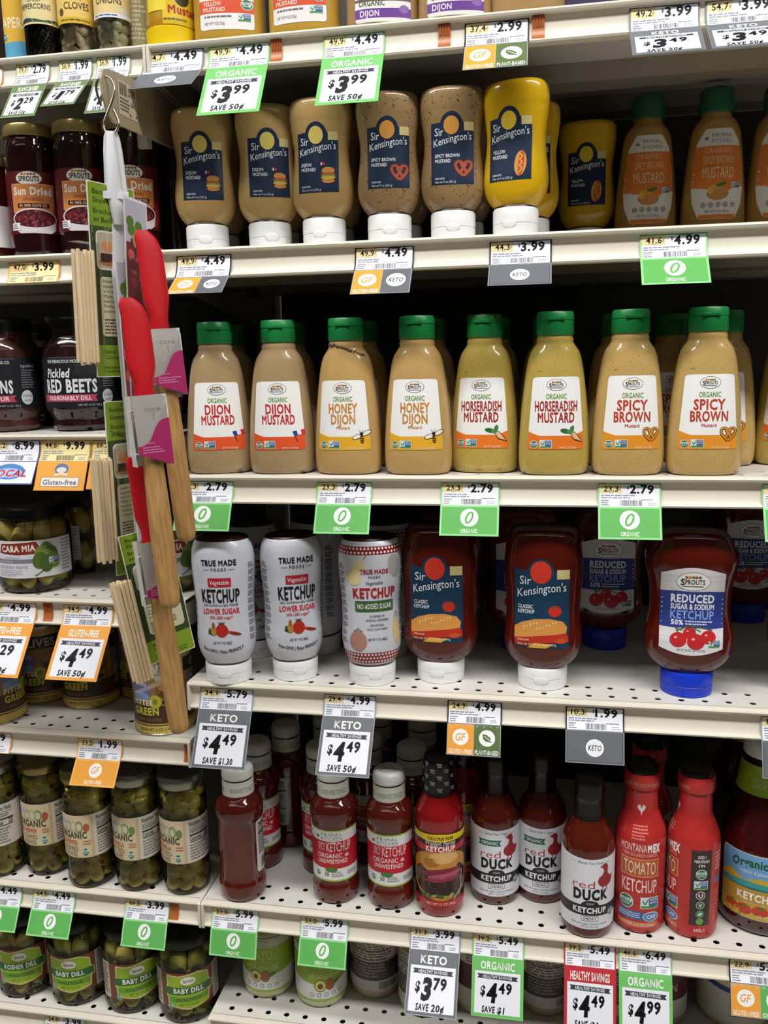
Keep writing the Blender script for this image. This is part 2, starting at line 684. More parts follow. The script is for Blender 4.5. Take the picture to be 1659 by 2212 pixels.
SHELF_LABEL = dict(
    S1='almond steel shelf above the brown and yellow upside-down mustard bottles', S2='almond steel shelf carrying the upside-down navy-labelled mustard bottles',
    S3='almond steel shelf carrying the row of green-capped mustard bottles', S4='perforated almond steel shelf carrying the upside-down ketchup bottles',
    S5='perforated almond steel shelf carrying the glass ketchup bottles', S6='perforated almond steel shelf with mayonnaise jars at bottom right',
    L1='almond steel shelf with garlic, onion and peppercorn jars at top left', L2='almond steel shelf carrying the sun-dried tomato jars',
    L3='almond steel shelf carrying the black-labelled pickled beet jars', L4='perforated almond steel shelf carrying the artichoke heart jars',
    L5='perforated almond steel shelf carrying the tan olive cans', L6='perforated almond steel shelf carrying the stuffed olive jars',
    L7='perforated almond steel shelf carrying the dill pickle jars')
for k, z in SZ.items():
    u = 'L' if k[0] == 'L' else 'R'
    e = tag(link('gondola_shelf', None, loc=(0, 0, z)), SHELF_LABEL[k], 'shelf', 'gondola shelves')
    link('deck', SH[u]['deck'], e)
    link('price_rail', SH[u]['rail'], e)
    link('stiffener', SH[u]['stiff'], e)
    link('hole_shade_strip', SH[u]['hole_shade'], e)
    for m in SH[u]['br']:
        link('bracket', m, e)

for u, txt in (('L', 'beige steel shelving frame behind the left jars and cans'), ('R', 'beige steel shelving frame behind the mustard and ketchup')):
    x0, x1 = UNITS[u]
    e = tag(link('gondola_unit', None, loc=(0, .4, 0)), txt, 'shelving')
    link('back_panel', MB().box(x0 + .016, x1 - .016, .006, .018, .12, 2.1).mesh('back_panel', mat('back_panel_shade_dark', '#35322d', .6, var=.05)), e)  # panel darkened from beige: the shade inside the shelves is put into its colour
    for xx in ((x0 + .008, x1 - .008) if u == 'L' else (x1 - .008,)):
        b = MB().box(xx - .015, xx + .015, .0005, .03, 0, 2.1)
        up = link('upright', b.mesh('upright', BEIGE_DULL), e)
    link('base_deck', MB().box(x0, x1, -.42, .03, .0, .15).mesh('base_deck', BEIGE), e)


# ------------------------------------------------------------------ price tags
WHT, INK, PATCH = '#eeeef4', '#16161a', '#ead9a4'
STYLE = {  # border, header strip, panel
    'green': ('#8fd68b', '#3f8f46', '#6fbb63'), 'black': ('#1d1f26', '#15171c', '#24262c'), 'grey': ('#7b7e83', '#4c4e52', '#707378'),
    'olive': ('#8ea07c', '#4d6a3a', '#66804f'), 'orange': ('#f3a744', '#b9732c', '#f0a33a'), 'lightgreen': ('#7ecb72', '#4f9a4a', '#74c46a'),
    'red': ('#b9343c', '#8c2229', '#c2333b'), 'yellow': ('#e0a43c', '#b4702c', '#f3d98a'), 'blue': ('#3c4f86', '#2b3556', '#f0f0f6'),
    'sleeve': ('#9aa0a8', '#4c4e52', '#6c6f74')}
ORANGE, DKGREEN, GREYK = '#eda13c', '#5d7444', '#66696e'


def badge(A, cx, cy, r, kind, bg):
    if kind == 'O':
        A.ell(cx, cy, r, r * 1.02, '#f4f6f2', 3)
        A.ell(cx, cy, r * .42, r * .74, bg, 4, rot=-.42)
        A.ell(cx, cy, r * .20, r * .52, '#f4f6f2', 5, rot=-.42)
    elif kind == 'GF':
        A.ell(cx, cy, r, r * .95, '#f6f3ee', 3)
        A.text('GF', cx, cy - r * .42, r * .85, '#ea9a3a', 4, w=r * 1.25, wt=.012, sh=.25)
    elif kind == 'KETO':
        A.ell(cx, cy, r * 1.05, r, '#f2f2f4', 3)
        A.text('KETO', cx, cy - r * .3, r * .6, '#4a4c50', 4, w=r * 1.55, wt=.02, sh=.18)
    elif kind == 'PB':
        A.ell(cx, cy, r, r * .95, '#f4f6f0', 3)
        A.poly([(cx - r * .55, cy + r * .45), (cx - r * .1, cy + r * .42), (cx + r * .42, cy + r * .05), (cx + r * .5, cy - r * .35),
                (cx + r * .72, cy - r * .5), (cx + r * .3, cy - r * .42), (cx - r * .2, cy - r * .36), (cx - r * .5, cy - r * .05)], bg, 4)
        A.path([(cx - r * .35, cy + r * .25), (cx, cy), (cx + r * .5, cy - r * .35)], r * .07, '#f4f6f0', 5)


def flap_art(A, kind, F, sty, sale):
    """lower hanging panel, top at y=0 to -F, 66 mm wide"""
    bd, hd, pn = STYLE[sty]
    if kind in ('O', 'KETO', 'GF'):
        A.rect(0, -F, 66, 0, bd if kind != 'KETO' else '#8d9096', 0)
        A.rect(1.2, -F + 1.2, 64.8, -1.0, {'O': '#9be095', 'KETO': '#56585d', 'GF': '#f6bd6c'}[kind], 1)
        bg = {'O': '#63b35a', 'KETO': '#696c71', 'GF': '#eb9f36'}[kind]
        A.rect(2.2, -F + 2.2, 63.8, -1.6, bg, 2)
        if kind == 'KETO':
            badge(A, 33, -F * .52, F * .27, 'KETO', bg)
        else:
            badge(A, 33, -F * .40, F * .29, kind, bg)
            A.text('ORGANIC' if kind == 'O' else 'GLUTEN-FREE', 33, -F * .90, F * .125, '#f6f6f0', 3, w=19 if kind == 'O' else 26, wt=.03)
    elif '|' in kind:
        A.rect(0, -F, 66, 0, '#1d1f24', 0)
        A.rect(.8, -F + .8, 65.2, -.2, '#b9bcc2', 1)
        for i, h in enumerate(kind.split('|')):
            bg = {'GF': ORANGE, 'PB': DKGREEN, 'KETO': GREYK, 'O': '#63b35a'}[h]
            x0 = 1.4 + i * 31.8
            A.rect(x0, -F + 1.4, x0 + 31.4, -.6, bg, 2)
            badge(A, x0 + 15.7, -F * (.42 if h != 'KETO' else .45), F * .27, h, bg)
            if h != 'KETO':
                A.text({'GF': 'GLUTEN-FREE', 'PB': 'PLANT-BASED', 'O': 'ORGANIC'}[h], x0 + 15.7, -F * .93, F * .13, '#f4f2ec', 3, w=28, wt=.03)
    elif kind == 'SALE':
        head, price, save = sale
        big, cents = price.split('.')
        A.rect(0, -F, 66, 0, bd, 0)
        A.rect(1.0, -F + 1.0, 65.0, 0, pn, 1)
        hh = F * .24
        A.text(head, 33, -hh * .84, hh * .52, '#f7f7f2', 2, mw=44, w=None if len(head) < 8 else min(50, 3.6 * len(head)), wt=.035)
        A.rect(4.0, -F + 4.0, 62, -hh, WHT, 2)
        y = -hh - F * .10
        A.poly([(7, y + F * .055), (59, y + F * .045), (57, y + F * .01), (59, y - F * .03), (7, y - F * .02), (9, y + F * .015)], '#3c3f4a', 3)
        A.text('HEALTHY SAVINGS', 33, y - F * .012, F * .05, '#e9e9ee', 4, w=37, wt=.03)
        A.text('$', 14.5, y - F * .30, F * .15, INK, 3, w=6.5, wt=.05, sh=.1)
        A.text(big, 26, y - F * .41, F * .31, INK, 3, w=14, wt=.075, sh=.14)
        A.text(cents, 43, y - F * .25, F * .17, INK, 3, w=17, wt=.055, sh=.06)
        A.text('SAVE', 22, y - F * .58, F * .10, '#24242c', 3, w=17, wt=.055, sh=.12)
        A.text(save, 33, y - F * .58, F * .10, '#24242c', 3, wt=.05, sh=.12, al='l', mw=17)
    elif kind == 'GOLD':
        A.rect(0, -F, 66, 0, '#e8912f', 0)
        A.rect(1.5, -F + 1.5, 64.5, -.8, '#f9c066', 1)
        A.rect(2.5, -F + 2.5, 63.5, -1.4, '#f7ad45', 2)
        A.ell(33, -F * .27, 9, F * .2, '#6f7ca8', 3).ell(33, -F * .3, 6.5, F * .1, '#e9e6d8', 4)
        A.path([(24, -F * .47), (33, -F * .42), (42, -F * .46)], 2.6, '#f3ead0', 4)
        A.rect(8, -F * .86, 58, -F * .54, '#5d6aa0', 3).rect(8.6, -F * .845, 57.4, -F * .555, '#fbf3d6', 4)
        A.text('Gluten-free', 33, -F * .80, F * .17, '#5a68a2', 5, w=44, wt=.03)
    elif kind == 'LOCAL':
        A.rect(0, -F, 66, 0, '#44568e', 0)
        A.rect(1.2, -F + 1.6, 64.8, -.6, '#f2f2f7', 1)
        A.ell(33, -F * .45, 20, F * .34, '#4f86cc', 2).ell(33, -F * .50, 17, F * .2, '#9cc4ea', 3)
        A.text('LOCAL', 33, -F * .66, F * .27, '#d2264a', 5, w=46, wt=.05, sh=.25)
        A.text('LOCAL', 33.8, -F * .68, F * .27, '#f4f4f8', 4, w=46, wt=.09, sh=.25)
    return A


def price_tag(s, xl, xr, unit, price, sty, kind=None, F=34, ang=30, sale=None, label='', seed=1, tint=WHT):
    z = SZ[s]
    X0 = at_depth(s, xl, -.001, -.015)[0]
    w = .066 if xr is None else at_depth(s, xr, -.001, -.015)[0] - X0
    kx = w / .066
    bd, hd, pn = STYLE[sty]
    A = Art()
    A.rect(0, -30, 66, 0, bd, 0)
    A.rect(1.6, -29.6, 64.4, -1.0, tint, 1)
    A.rect(0, -4.4, 66, 0, hd, 2)
    A.poly([(8, -4.4), (22, -4.4), (18, -5.6), (12, -5.6)], hd, 2).poly([(36, -4.4), (54, -4.4), (48, -5.6), (42, -5.6)], hd, 2)
    A.text('UNIT PRICE', 15, -4.2, 2.1, '#cfcfcf', 3, w=13).text('RETAIL PRICE', 45, -4.0, 2.1, '#cfcfcf', 3, w=16)
    A.rect(1.6, -14.2, 25, -4.4, PATCH if sty not in ('yellow',) else '#e6c987', 2)
    A.text(unit, 21.6, -12.3, 6.0, '#0c0c0e', 3, w=15.5, wt=.022, al='r')
    A.text('¢', 22, -10.6, 3.0, '#4a4a4a', 3, w=1.8, al='l')
    A.path([(12, -13.5), (16, -13.5)], .35, '#8a8060', 3)
    A.text('$', 31.5, -9.6, 3.6, INK, 3, w=2.2, wt=.01)
    A.text(price, 33.5, -14.0, 8.6, INK, 3, w=25, wt=.045, al='l')
    A.fine(3.5, -20.5, 40, -15.5, '#8c8ea0', 3, 2, seed)
    A.fine(3.5, -28.6, 13, -21.2, '#787a8c', 3, 3, seed + 1)
    A.fine(46, -22.2, 63, -20.4, '#55576a', 3, 1, seed + 2)
    A.fine(52, -28.2, 62, -24.0, '#a2a4b4', 3, 2, seed + 3)
    A.bars(23, -28.6, 46, -21.8, '#4a4a54', 3, seed)
    a = math.radians(ang)
    P = [(.0036, -.0040), (.0036, -.012), (.0022, -.0200), (-.0006, -.0262), (-.0052, -.0322)]
    lead = .006
    P.append((P[-1][0] - lead * math.sin(a), P[-1][1] - lead * math.cos(a)))
    P.append((P[-1][0] - (.09) * math.sin(a * .96), P[-1][1] - .09 * math.cos(a * .96)))
    P = np.array(P)
    # smooth by corner cutting
    for _ in range(2):
        Q = [P[0]]
        for p, q in zip(P, P[1:]):
            Q += [p * .75 + q * .25, p * .25 + q * .75]
        P = np.array(Q + [P[-1]])
    D = np.concatenate([[0], np.cumsum(np.linalg.norm(np.diff(P, axis=0), axis=1))])
    U = 30.0

    def fn(x, y, l):
        t = -y / 1000
        yy, zz = np.interp(t, D, P[:, 0]), np.interp(t, D, P[:, 1])
        t2 = t + 1e-4
        ty, tz = np.interp(t2, D, P[:, 0]) - yy, np.interp(t2, D, P[:, 1]) - zz
        n = np.hypot(ty, tz)
        e = l * .00006
        return np.stack([x / 1000 * kx, yy + tz / n * e, zz - ty / n * e], 1)
    e = tag(link('price_tag', None, loc=(X0, 0, z)), label, 'price tag', 'shelf price tags')
    link('rail_strip', A.mesh('rail_strip', CARD, fn, 6), e)
    if kind:
        B = flap_art(Art(), kind, F, sty, sale)
        B.move(0, -U)
        h = link('hanging_flap', B.mesh('hanging_flap', CARD, fn, 6), e)
    return e


def divider(s, x, label, w=.0125):
    X0 = at_depth(s, x, 0, -.015)[0]
    b = MB().prism([(.0030, -.0058), (.0034, -.012), (.0034, -.018), (.002, -.025), (-.0008, -.0288), (.0006, -.0288), (.0038, -.0235), (.0046, -.018), (.0046, -.008)], 0, w)
    b2 = MB()
    for k in range(4):
        b2.box(w * (.14 + .22 * k), w * (.22 + .22 * k), .0022, .0034, -.017, -.0075)
    e = tag(link('rail_divider', None, loc=(X0, -.0006, SZ[s])), label, 'clip', 'orange rail dividers')
    link('strip', b.mesh('strip', mat('orange_brown_plastic', '#b5652f', .32, var=.05), True, 30), e)
    link('rib', b2.mesh('rib', mat('orange_rib_plastic', '#9c5222', .4)), e)


K, G, OR = 'grey', 'green', 'orange'
TAGS = [
    ('S1', 305, 437, '84.7', '4.49', K, 'KETO', 40, 56, None, 'grey $4.49 price tag folded forward below the yellow-based squeeze bottle'),
    ('S1', 448, 580, '49.9', '4.49', 'lightgreen', 'SALE', 68, 35, ('ORGANIC', '3.99', '50¢'), 'left of the two green $3.99 sale tags at the top'),
    ('S1', 697, 830, '49.9', '4.49', 'lightgreen', 'SALE', 68, 36, ('ORGANIC', '3.99', '50¢'), 'right of the two green $3.99 sale tags at the top'),
    ('S1', 1003, 1143, '37.4', '2.99', 'black', 'GF|PB', 40, 42, None, 'black-edged $2.99 price tag with orange and dark green squares'),
    ('S1', 1360, 1513, '49.2', '3.99', K, 'SALE', 52, 52, ('KETO', '3.49', '50¢'), 'grey sale tag reading $3.49 with unit price 49.2 at the top right'),
    ('S1', 1525, None, '54.7', '3.99', K, 'SALE', 52, 52, ('KETO', '3.49', '50¢'), 'grey sale tag reading $3.49 with unit price 54.7, cut by the right edge'),
    ('L1', 30, 103, '79.7', '2.79', 'olive', 'SALE', 52, 38, ('PLANT-BASED', '2.29', '50¢'), 'olive green sale tag reading $2.29 at the far left'),
    ('L1', 123, 195, '56.9', '1.99', 'olive', 'SALE', 52, 49, ('PLANT-BASED', '1.79', '20¢'), 'olive green sale tag reading $1.79, left of the hook'),
    ('L1', 205, 278, '56.9', '1.99', 'olive', 'SALE', 52, 35, ('PLANT-BASED', '1.79', '20¢'), 'olive green $1.99 sale tag partly behind the metal hook'),
    ('L1', -72, 1, '84.2', '2.49', OR, None, 0, 30, None, 'orange-edged price tag cut by the left edge at the top'),
    ('S2', 378, 497, '49.9', '4.49', 'black', 'GF|KETO', 33, 55, None, 'black-edged $4.49 tag with orange and grey squares, left of two'),
    ('S2', 765, 893, '49.9', '4.49', 'black', 'GF|KETO', 38, 46, None, 'black-edged $4.49 tag with orange and grey squares, right of two'),
    ('S2', 1057, 1192, '44.3', '3.99', 'black', 'KETO', 36, 52, None, 'grey $3.99 tag below the bright yellow mustard bottle'),
    ('S2', 1383, 1530, '41.6', '4.99', G, 'O', 36, 42, None, 'green $4.99 organic tag below the orange-labelled mustards'),
    ('L2', 15, 125, '47.0', '3.99', 'yellow', None, 0, 30, None, 'yellowed $3.99 strip tag below the sun-dried tomato jars'),
    ('S3', 382, 502, '23.3', '2.79', G, 'O', 34, 27, None, 'green $2.79 organic tag partly behind the wooden spatula handle'),
    ('S3', 683, 802, '23.3', '2.79', G, 'O', 35, 28, None, 'green $2.79 organic tag below the two honey mustard bottles'),
    ('S3', 952, 1079, '23.3', '2.79', G, 'O', 35, 28, None, 'green $2.79 organic tag below the left horseradish mustard bottle'),
    ('S3', 1292, 1429, '23.3', '2.79', G, 'O', 36, 28, None, 'green $2.79 organic tag below the two spicy brown bottles'),
    ('S3', 1648, None, '23.3', '2.79', G, 'O', 36, 28, None, 'green organic tag cut by the right edge beside the spicy brown bottle'),
    ('L3', -28, 83, '56.2', '8.99', 'blue', 'LOCAL', 31, 34, None, 'white and blue $8.99 tag with red lettering at the left edge'),
    ('L3', 84, 192, '44.6', '9.99', 'yellow', 'GOLD', 37, 27, None, 'orange $9.99 tag below the pickled beet jar'),
    ('L3', 196, 300, '66.2', '9.99', 'yellow', 'GOLD', 35, 27, None, 'orange tag mostly hidden behind the wooden skewers'),
    ('S4', 430, 545, '34.1', '5.79', 'sleeve', 'SALE', 69, 31, ('KETO', '4.49', '$1.30'), 'grey sale tag reading $4.49 save $1.30 below the leftmost white ketchup'),
    ('S4', 698, 811, '29.4', '4.99', 'sleeve', 'SALE', 69, 40, ('KETO', '4.49', '50¢'), 'grey sale tag reading $4.49 save 50 cents below the gingham-edged ketchup'),
    ('S4', 966, 1084, '24.9', '4.99', 'black', 'GF|PB', 36, 25, None, 'black-edged $4.99 tag with orange and dark green squares'),
    ('S4', 1222, 1349, '10.3', '1.99', 'black', 'KETO', 36, 20, None, 'grey $1.99 tag left of the blue-capped ketchup'),
    ('S4', 1645, None, '14.9', '2.99', 'sleeve', 'KETO', 40, 20, None, 'grey-edged tag cut by the right edge below the ketchup shelf'),
    ('L4', -40, 75, '35.8', '4.99', OR, 'SALE', 70, 40, ('GLUTEN-FREE', '4.29', '70¢'), 'orange sale tag reading $4.29 cut by the left edge'),
    ('L4', 133, 241, '34.5', '4.99', OR, 'SALE', 70, 41, ('GLUTEN-FREE', '4.49', '50¢'), 'orange sale tag reading $4.49 hanging in front of the olive cans'),
    ('L5', -88, 21, '33.9', '1.99', OR, None, 0, 30, None, 'orange-edged strip tag cut by the left edge below the olive cans'),
    ('L5', 165, 261, '33.2', '1.99', OR, 'GF', 33, 40, None, 'orange $1.99 tag hanging over the olive jar lids'),
    ('L6', -50, 44, '64.5', '4.49', G, 'O', 31, 32, None, 'green $4.49 organic tag cut by the left edge'),
    ('L6', 68, 159, '64.5', '4.49', G, 'O', 32, 32, None, 'green $4.49 organic tag above the kosher dill jar'),
    ('L6', 268, 363, '66.5', '3.99', G, 'O', 33, 25, None, 'green $3.99 organic tag above the baby dill jars'),
    ('S5', 456, 557, '53.0', '5.99', G, 'O', 33, 19, None, 'green $5.99 organic tag at the left end of the glass ketchup shelf'),
    ('S5', 648, 751, '53.0', '5.99', G, 'O', 32, 28, None, 'green $5.99 organic tag below the spicy ketchup bottles'),
    ('S5', 885, 994, '33.3', '3.99', 'sleeve', 'SALE', 70, 45, ('KETO', '3.79', '20¢'), 'grey sale tag reading $3.79 below the ketchup with a burger picture'),
    ('S5', 1021, 1132, '39.2', '5.49', 'lightgreen', 'SALE', 66, 25, ('ORGANIC', '4.49', '$1'), 'green sale tag reading $4.49 below the duck-logo ketchup'),
    ('S5', 1219, 1331, '39.2', '5.49', 'red', 'SALE', 72, 22, ('HEALTHY SAVINGS', '4.49', '$1'), 'red sale tag reading $4.49'),
    ('S5', 1337, 1452, '46.6', '6.49', 'lightgreen', 'SALE', 72, 22, ('ORGANIC', '4.99', '$1.50'), 'green sale tag reading $4.99 save $1.50 below the red-sleeved ketchup'),
    ('S5', 1576, None, '22.9', '5.49', 'black', 'GF|O', 36, 22, None, 'black-edged tag with orange and green squares at the bottom right corner'),
    ('L7', 93, 182, '24.9', '3.99', G, None, 0, 25, None, 'green-edged $3.99 strip tag at the bottom edge of the picture'),
]
for i, (s, a, b, un, pr, sty, kd, F, ang, sale, lb) in enumerate(TAGS):
    tint = '#f7e6a6' if sty == 'yellow' else WHT
    price_tag(s, a, b, un, pr, sty, kd, F, ang, sale, lb, i * 5 + 1, tint)
for s, x, lb in (('S1', 583, 'orange rail divider between the two $3.99 sale tags'), ('S1', 946, 'orange rail divider left of the $2.99 tag'),
                 ('S1', 1149, 'orange rail divider right of the $2.99 tag'), ('L4', 91, 'orange rail divider between the two orange sale tags'),
                 ('L5', 396, 'orange rail divider at the right end of the olive can shelf'), ('L6', 364, 'orange rail divider right of the green $3.99 tag')):
    divider(s, x, lb)

# ------------------------------------------------------------------ marks used on several labels
def mk_market(A, cx, cy, w, l=2, ring='#2a2a2c'):
    A.ell(cx, cy, w / 2, w * .30, ring, l, 28).ell(cx, cy, w / 2 - .45, w * .30 - .45, '#f7f6f1', l + 1, 28)
    for dx, c in ((-.2, '#c4562a'), (-.1, '#d98a2b'), (0, '#5c8a34'), (.09, '#b5452c'), (.19, '#4f7d30')):
        A.ell(cx + dx * w, cy + w * .135, w * .05, w * .05, c, l + 2, 8)
    A.text('S', cx - w * .31, cy - w * .12, w * .20, '#1e1e20', l + 3, w=w * .12, wt=.03)
    A.text('PROUTS', cx + w * .05, cy - w * .09, w * .15, '#1e1e20', l + 3, w=w * .58, wt=.03)
    A.path([(cx - w * .3, cy - w * .155), (cx + w * .3, cy - w * .155)], w * .03, '#55554f', l + 3)
    return A


def mk_usda(A, cx, cy, r, l=3):
    A.ell(cx, cy, r, r, '#f3f5f0', l, 18).ell(cx, cy, r * .9, r * .9, '#2f7a5c', l + 1, 18)
    A.rect(cx - r * .78, cy - r * .05, cx + r * .78, cy + r * .42, '#f3f5f0', l + 2)
    A.text('USDA', cx, cy + r * .02, r * .34, '#1f5f46', l + 3, w=r * 1.3, wt=.03)
    A.text('ORGANIC', cx, cy - r * .45, r * .26, '#f3f5f0', l + 3, w=r * 1.25, wt=.02)
    return A


def mk_nongmo(A, x, y, w, l=3):
    h = w * .68
    A.rect(x, y, x + w, y + h, '#e9ede6', l).rect(x + w * .04, y + h * .06, x + w * .96, y + h * .94, '#3c5f9c', l + 1)
    A.rect(x + w * .04, y + h * .25, x + w * .45, y + h * .94, '#cfe0e6', l + 2)
    A.path([(x + w * .12, y + h * .7), (x + w * .24, y + h * .38), (x + w * .42, y + h * .85)], w * .07, '#4a8a3a', l + 3)
    A.text('NON', x + w * .70, y + h * .70, h * .17, '#eef2f6', l + 3, w=w * .4, wt=.03).text('GMO', x + w * .70, y + h * .45, h * .17, '#eef2f6', l + 3, w=w * .4, wt=.03)
    A.rect(x + w * .04, y + h * .06, x + w * .96, y + h * .25, '#4f8f3e', l + 2)
    return A


def poly_round(A, pts, c, l, r=3):
    """polygon with rounded corners"""
    out = []
    n = len(pts)
    for i in range(n):
        p0, p, p1 = (np.array(pts[(i + k) % n], float) for k in (-1, 0, 1))
        a = p + (p0 - p) / np.linalg.norm(p0 - p) * r
        b = p + (p1 - p) / np.linalg.norm(p1 - p) * r
        for t in (0, .25, .5, .75, 1):
            out.append(tuple((1 - t)**2 * a + 2 * t * (1 - t) * p + t * t * b))
    return A.poly(out, c, l)


def put(parts, name, loc, label, cat='bottle', rz=0.0, group=None, scale=None):
    e = tag(link(name, None, loc=loc, rot=(0, 0, rz)), label, cat, group)
    if scale:
        e.scale = scale
    seen = {}
    for p in parts:
        up, _, nm = p[0].rpartition('>')
        c = seen[nm] = link(nm, p[1], seen.get(up, e), p[2] if len(p) > 2 else None, p[3] if len(p) > 3 else None)
        if len(p) > 4:
            c['kind'] = p[4]
    return e


def lathe(name, pts, m, seg=40, sharp=35, linear=True):
    return Prof(pts, linear).mesh(name, m, seg, sharp=sharp)


def back_of(x, y, r=0):
    return x, y


# ------------------------------------------------------------------ mustard squeeze bottles with green caps
P_MUST = Prof([(0, 30, 19, 2.5), (1.5, 34.5, 22.5, 2.5), (8, 37.9, 25, 2.6), (22, 38.6, 26, 2.6), (60, 36.8, 25.5, 2.5), (106, 32.1, 24, 2.4),
               (124, 29.2, 23, 2.3), (134, 26, 21.5, 2.2), (140, 22, 20, 2), (144.5, 19.6, 19.4, 2), (147, 20, 20, 2), (149, 19, 19, 2), (156, 18.8, 18.8, 2)])
capm = MB()
CAPG = Prof([(151, 19.9), (151.6, 20.2), (165.5, 20.0), (166, 19.4), (166.8, 19.4), (167.3, 20.1), (174.5, 19.7), (176, 18.6)], True).mesh('cap', GREEN_CAP, 40)
TAB = MB().prism([(-.0212, .167), (-.0215, .1695), (-.0195, .1702), (-.019, .167)], -.0085, .0085).mesh('thumb_tab', GREEN_CAP)


def ic_flag(A):
    A.path([(-4, 5), (1.5, -7)], .7, '#20232a', 5)
    for i, c in enumerate(('#2c3f8f', '#f2f2f2', '#d63038')):
        A.poly([(-4 + i * 4.4, 5 + i * .8), (.4 + i * 4.4, 5.8 + i * .8), (2 + i * 4.2, .6 + i * .9), (-2.2 + i * 4.2, -.4 + i * .9)], c, 6)


def ic_bee(A):
    A.ell(-4, -1, 6, 2.6, '#2a2320', 5, rot=.35).ell(-4, -1, 5.3, 2.0, '#f5efe0', 6, rot=.35)
    A.ell(6, 3, 5.5, 2.6, '#2a2320', 5, rot=.5).ell(6, 3, 4.8, 2.0, '#f5efe0', 6, rot=.5)
    A.ell(1, -4, 2.0, 4.4, '#2a2320', 7, rot=.15)
    for k in range(3):
        A.path([(-.9, -2.6 - k * 2), (2.4, -2.2 - k * 2)], .7, '#e2a52c', 8)
    A.ell(.6, 2.0, 1.9, 1.9, '#2a2320', 8)
    A.path([(0, 3), (-2, 6.5)], .4, '#2a2320', 5).path([(1.2, 3), (2.4, 7)], .4, '#2a2320', 5)


def ic_root(A):
    A.ell(-6, 4, 5.5, 2.4, '#2f6a34', 5, rot=-.2).ell(1, 6, 2.2, 4, '#3f8040', 6, rot=-.3).ell(-1, 2.5, 4, 1.6, '#57924a', 6, rot=-.4)
    A.poly([(0, 2), (4, 3), (7, 0), (10, -4), (13, -9), (8, -7), (4, -6), (1, -3)], '#2a2320', 5)
    A.poly([(.7, 1.5), (4, 2.3), (6.4, -.4), (9.2, -4.3), (11.8, -7.8), (8, -6), (4.2, -5), (1.6, -2.5)], '#e6c08a', 7)


def ic_pretzel(A, s=1.0, c='#2a1a12', c2='#dd8f2c', w=3.0):
    P = []
    for k in range(33):
        t = 2 * math.pi * k / 32
        P.append((s * (7.6 * math.sin(t)**3), s * (6.2 * math.cos(t) - 2.6 * math.cos(2 * t) - 1.2 * math.cos(3 * t) + .5)))
    for cc, ww, l in ((c, w, 5), (c2, w * .6, 6)):
        A.path(P, ww * s, cc, l)
        A.path([(-3.6 * s, -4.4 * s), (1 * s, 1.5 * s), (2.4 * s, 4.4 * s)], ww * s, cc, l + .5).path([(3.6 * s, -4.4 * s), (-1 * s, 1.5 * s), (-2.4 * s, 4.4 * s)], ww * s, cc, l + .5)


def mustard_label(title, tc, band, icon, sub=None):
    A = Art()
    poly_round(A, [(-30.5, 29), (30.5, 29), (24.5, 107), (-24.5, 107)], '#f6f5f1', 0, 4)
    n = 14
    top = [(-29.2 + 58.4 * k / n, 41.5 + 7 * (2 * k / n - 1)**2) for k in range(n + 1)]
    poly_round(A, [(-30.5, 29), (30.5, 29), (29.3, 44), (-29.3, 44)], band, 1, 4)
    A.poly(top + [(28.7, 44), (-28.7, 44)] if False else [(-29.6, 38.5)] + top + [(29.6, 38.5)], band, 1.5)
    mk_market(A, 0, 98.5, 21, 2)
    A.text('ORGANIC', 0, 83.5, 5.4, '#6f9f3c', 3, w=22, wt=.02)
    y, h = (70.5, 10.5)
    for i, (t, w) in enumerate(title):
        A.text(t, 0, y - i * 12.2, h, tc, 3, w=w, wt=.035)
    if sub:
        A.text(sub, 0, 52.5, 3.4, tc, 4, w=15, wt=.015)
    mk_usda(A, -23.5, 34.5, 4.2)
    mk_nongmo(A, -17.5, 30.5, 13)
    A.text('NET WT 12 OZ (340g)', 12.5, 30.0, 2.1, '#f4e3d0', 3, w=18)
    I = Art()
    icon(I)
    A.take(I, 20 if icon is not ic_root else 16, 45)
    return A.mesh('label', PAPER, P_MUST.planar(), 6)


MUST = {}
for k, hexc, sp, title, tc, band, icon, sub in (
        ('dijon', '#ab9069', None, (('DIJON', 29), ('MUSTARD', 38)), '#c8242c', '#e65a2c', ic_flag, None),
        ('honey', '#c29e63', None, (('HONEY', 33), ('DIJON', 28)), '#cf8a2e', '#e8b02e', ic_bee, 'Mustard'),
        ('horse', '#bba251', '#8f7432', (('HORSERADISH', 45), ('MUSTARD', 39)), '#a3281f', '#ec7a26', ic_root, None),
        ('spicy', '#c3a262', '#8f6e3a', (('SPICY', 32), ('BROWN', 38)), '#c0402a', '#e8962a', ic_pretzel, 'Mustard')):
    m = mat('mustard_' + k, hexc, .2, var=.05, scale=30, coat=.35, speck=sp, speck_scale=500, speck_at=.68)
    MUST[k] = [('body', P_MUST.mesh('body', m, 48)), ('cap', CAPG), ('cap>thumb_tab', TAB), ('label', mustard_label(title, tc, band, icon, sub))]

FRONT = [('dijon', 479, .033, 'tan squeeze bottle with red lettering and a flag, leftmost on its shelf'), ('dijon', 613, .033, 'tan squeeze bottle with red lettering and a flag, second from the left'),
         ('honey', 755, .030, 'honey-coloured squeeze bottle with a bee, dried spill under its green cap'), ('honey', 905, .030, 'honey-coloured squeeze bottle with a bee, beside the left horseradish bottle'),
         ('horse', 1047, .048, 'horseradish mustard bottle with a root picture, left one standing slightly back'), ('horse', 1195, .031, 'horseradish mustard bottle with a root picture, right one of the pair'),
         ('spicy', 1353, .032, 'spicy brown mustard bottle with a pretzel, left one of the pair'), ('spicy', 1516, .032, 'spicy brown mustard bottle with a pretzel, rightmost in the front row')]
for i, (k, x, Y, lb) in enumerate(FRONT):
    put(MUST[k], 'mustard_bottle', at_depth('S3', x, Y), lb, rz=(.33, .15, 0, 0, -.1, .08, .08, .02)[i], group='green-capped mustard bottles')
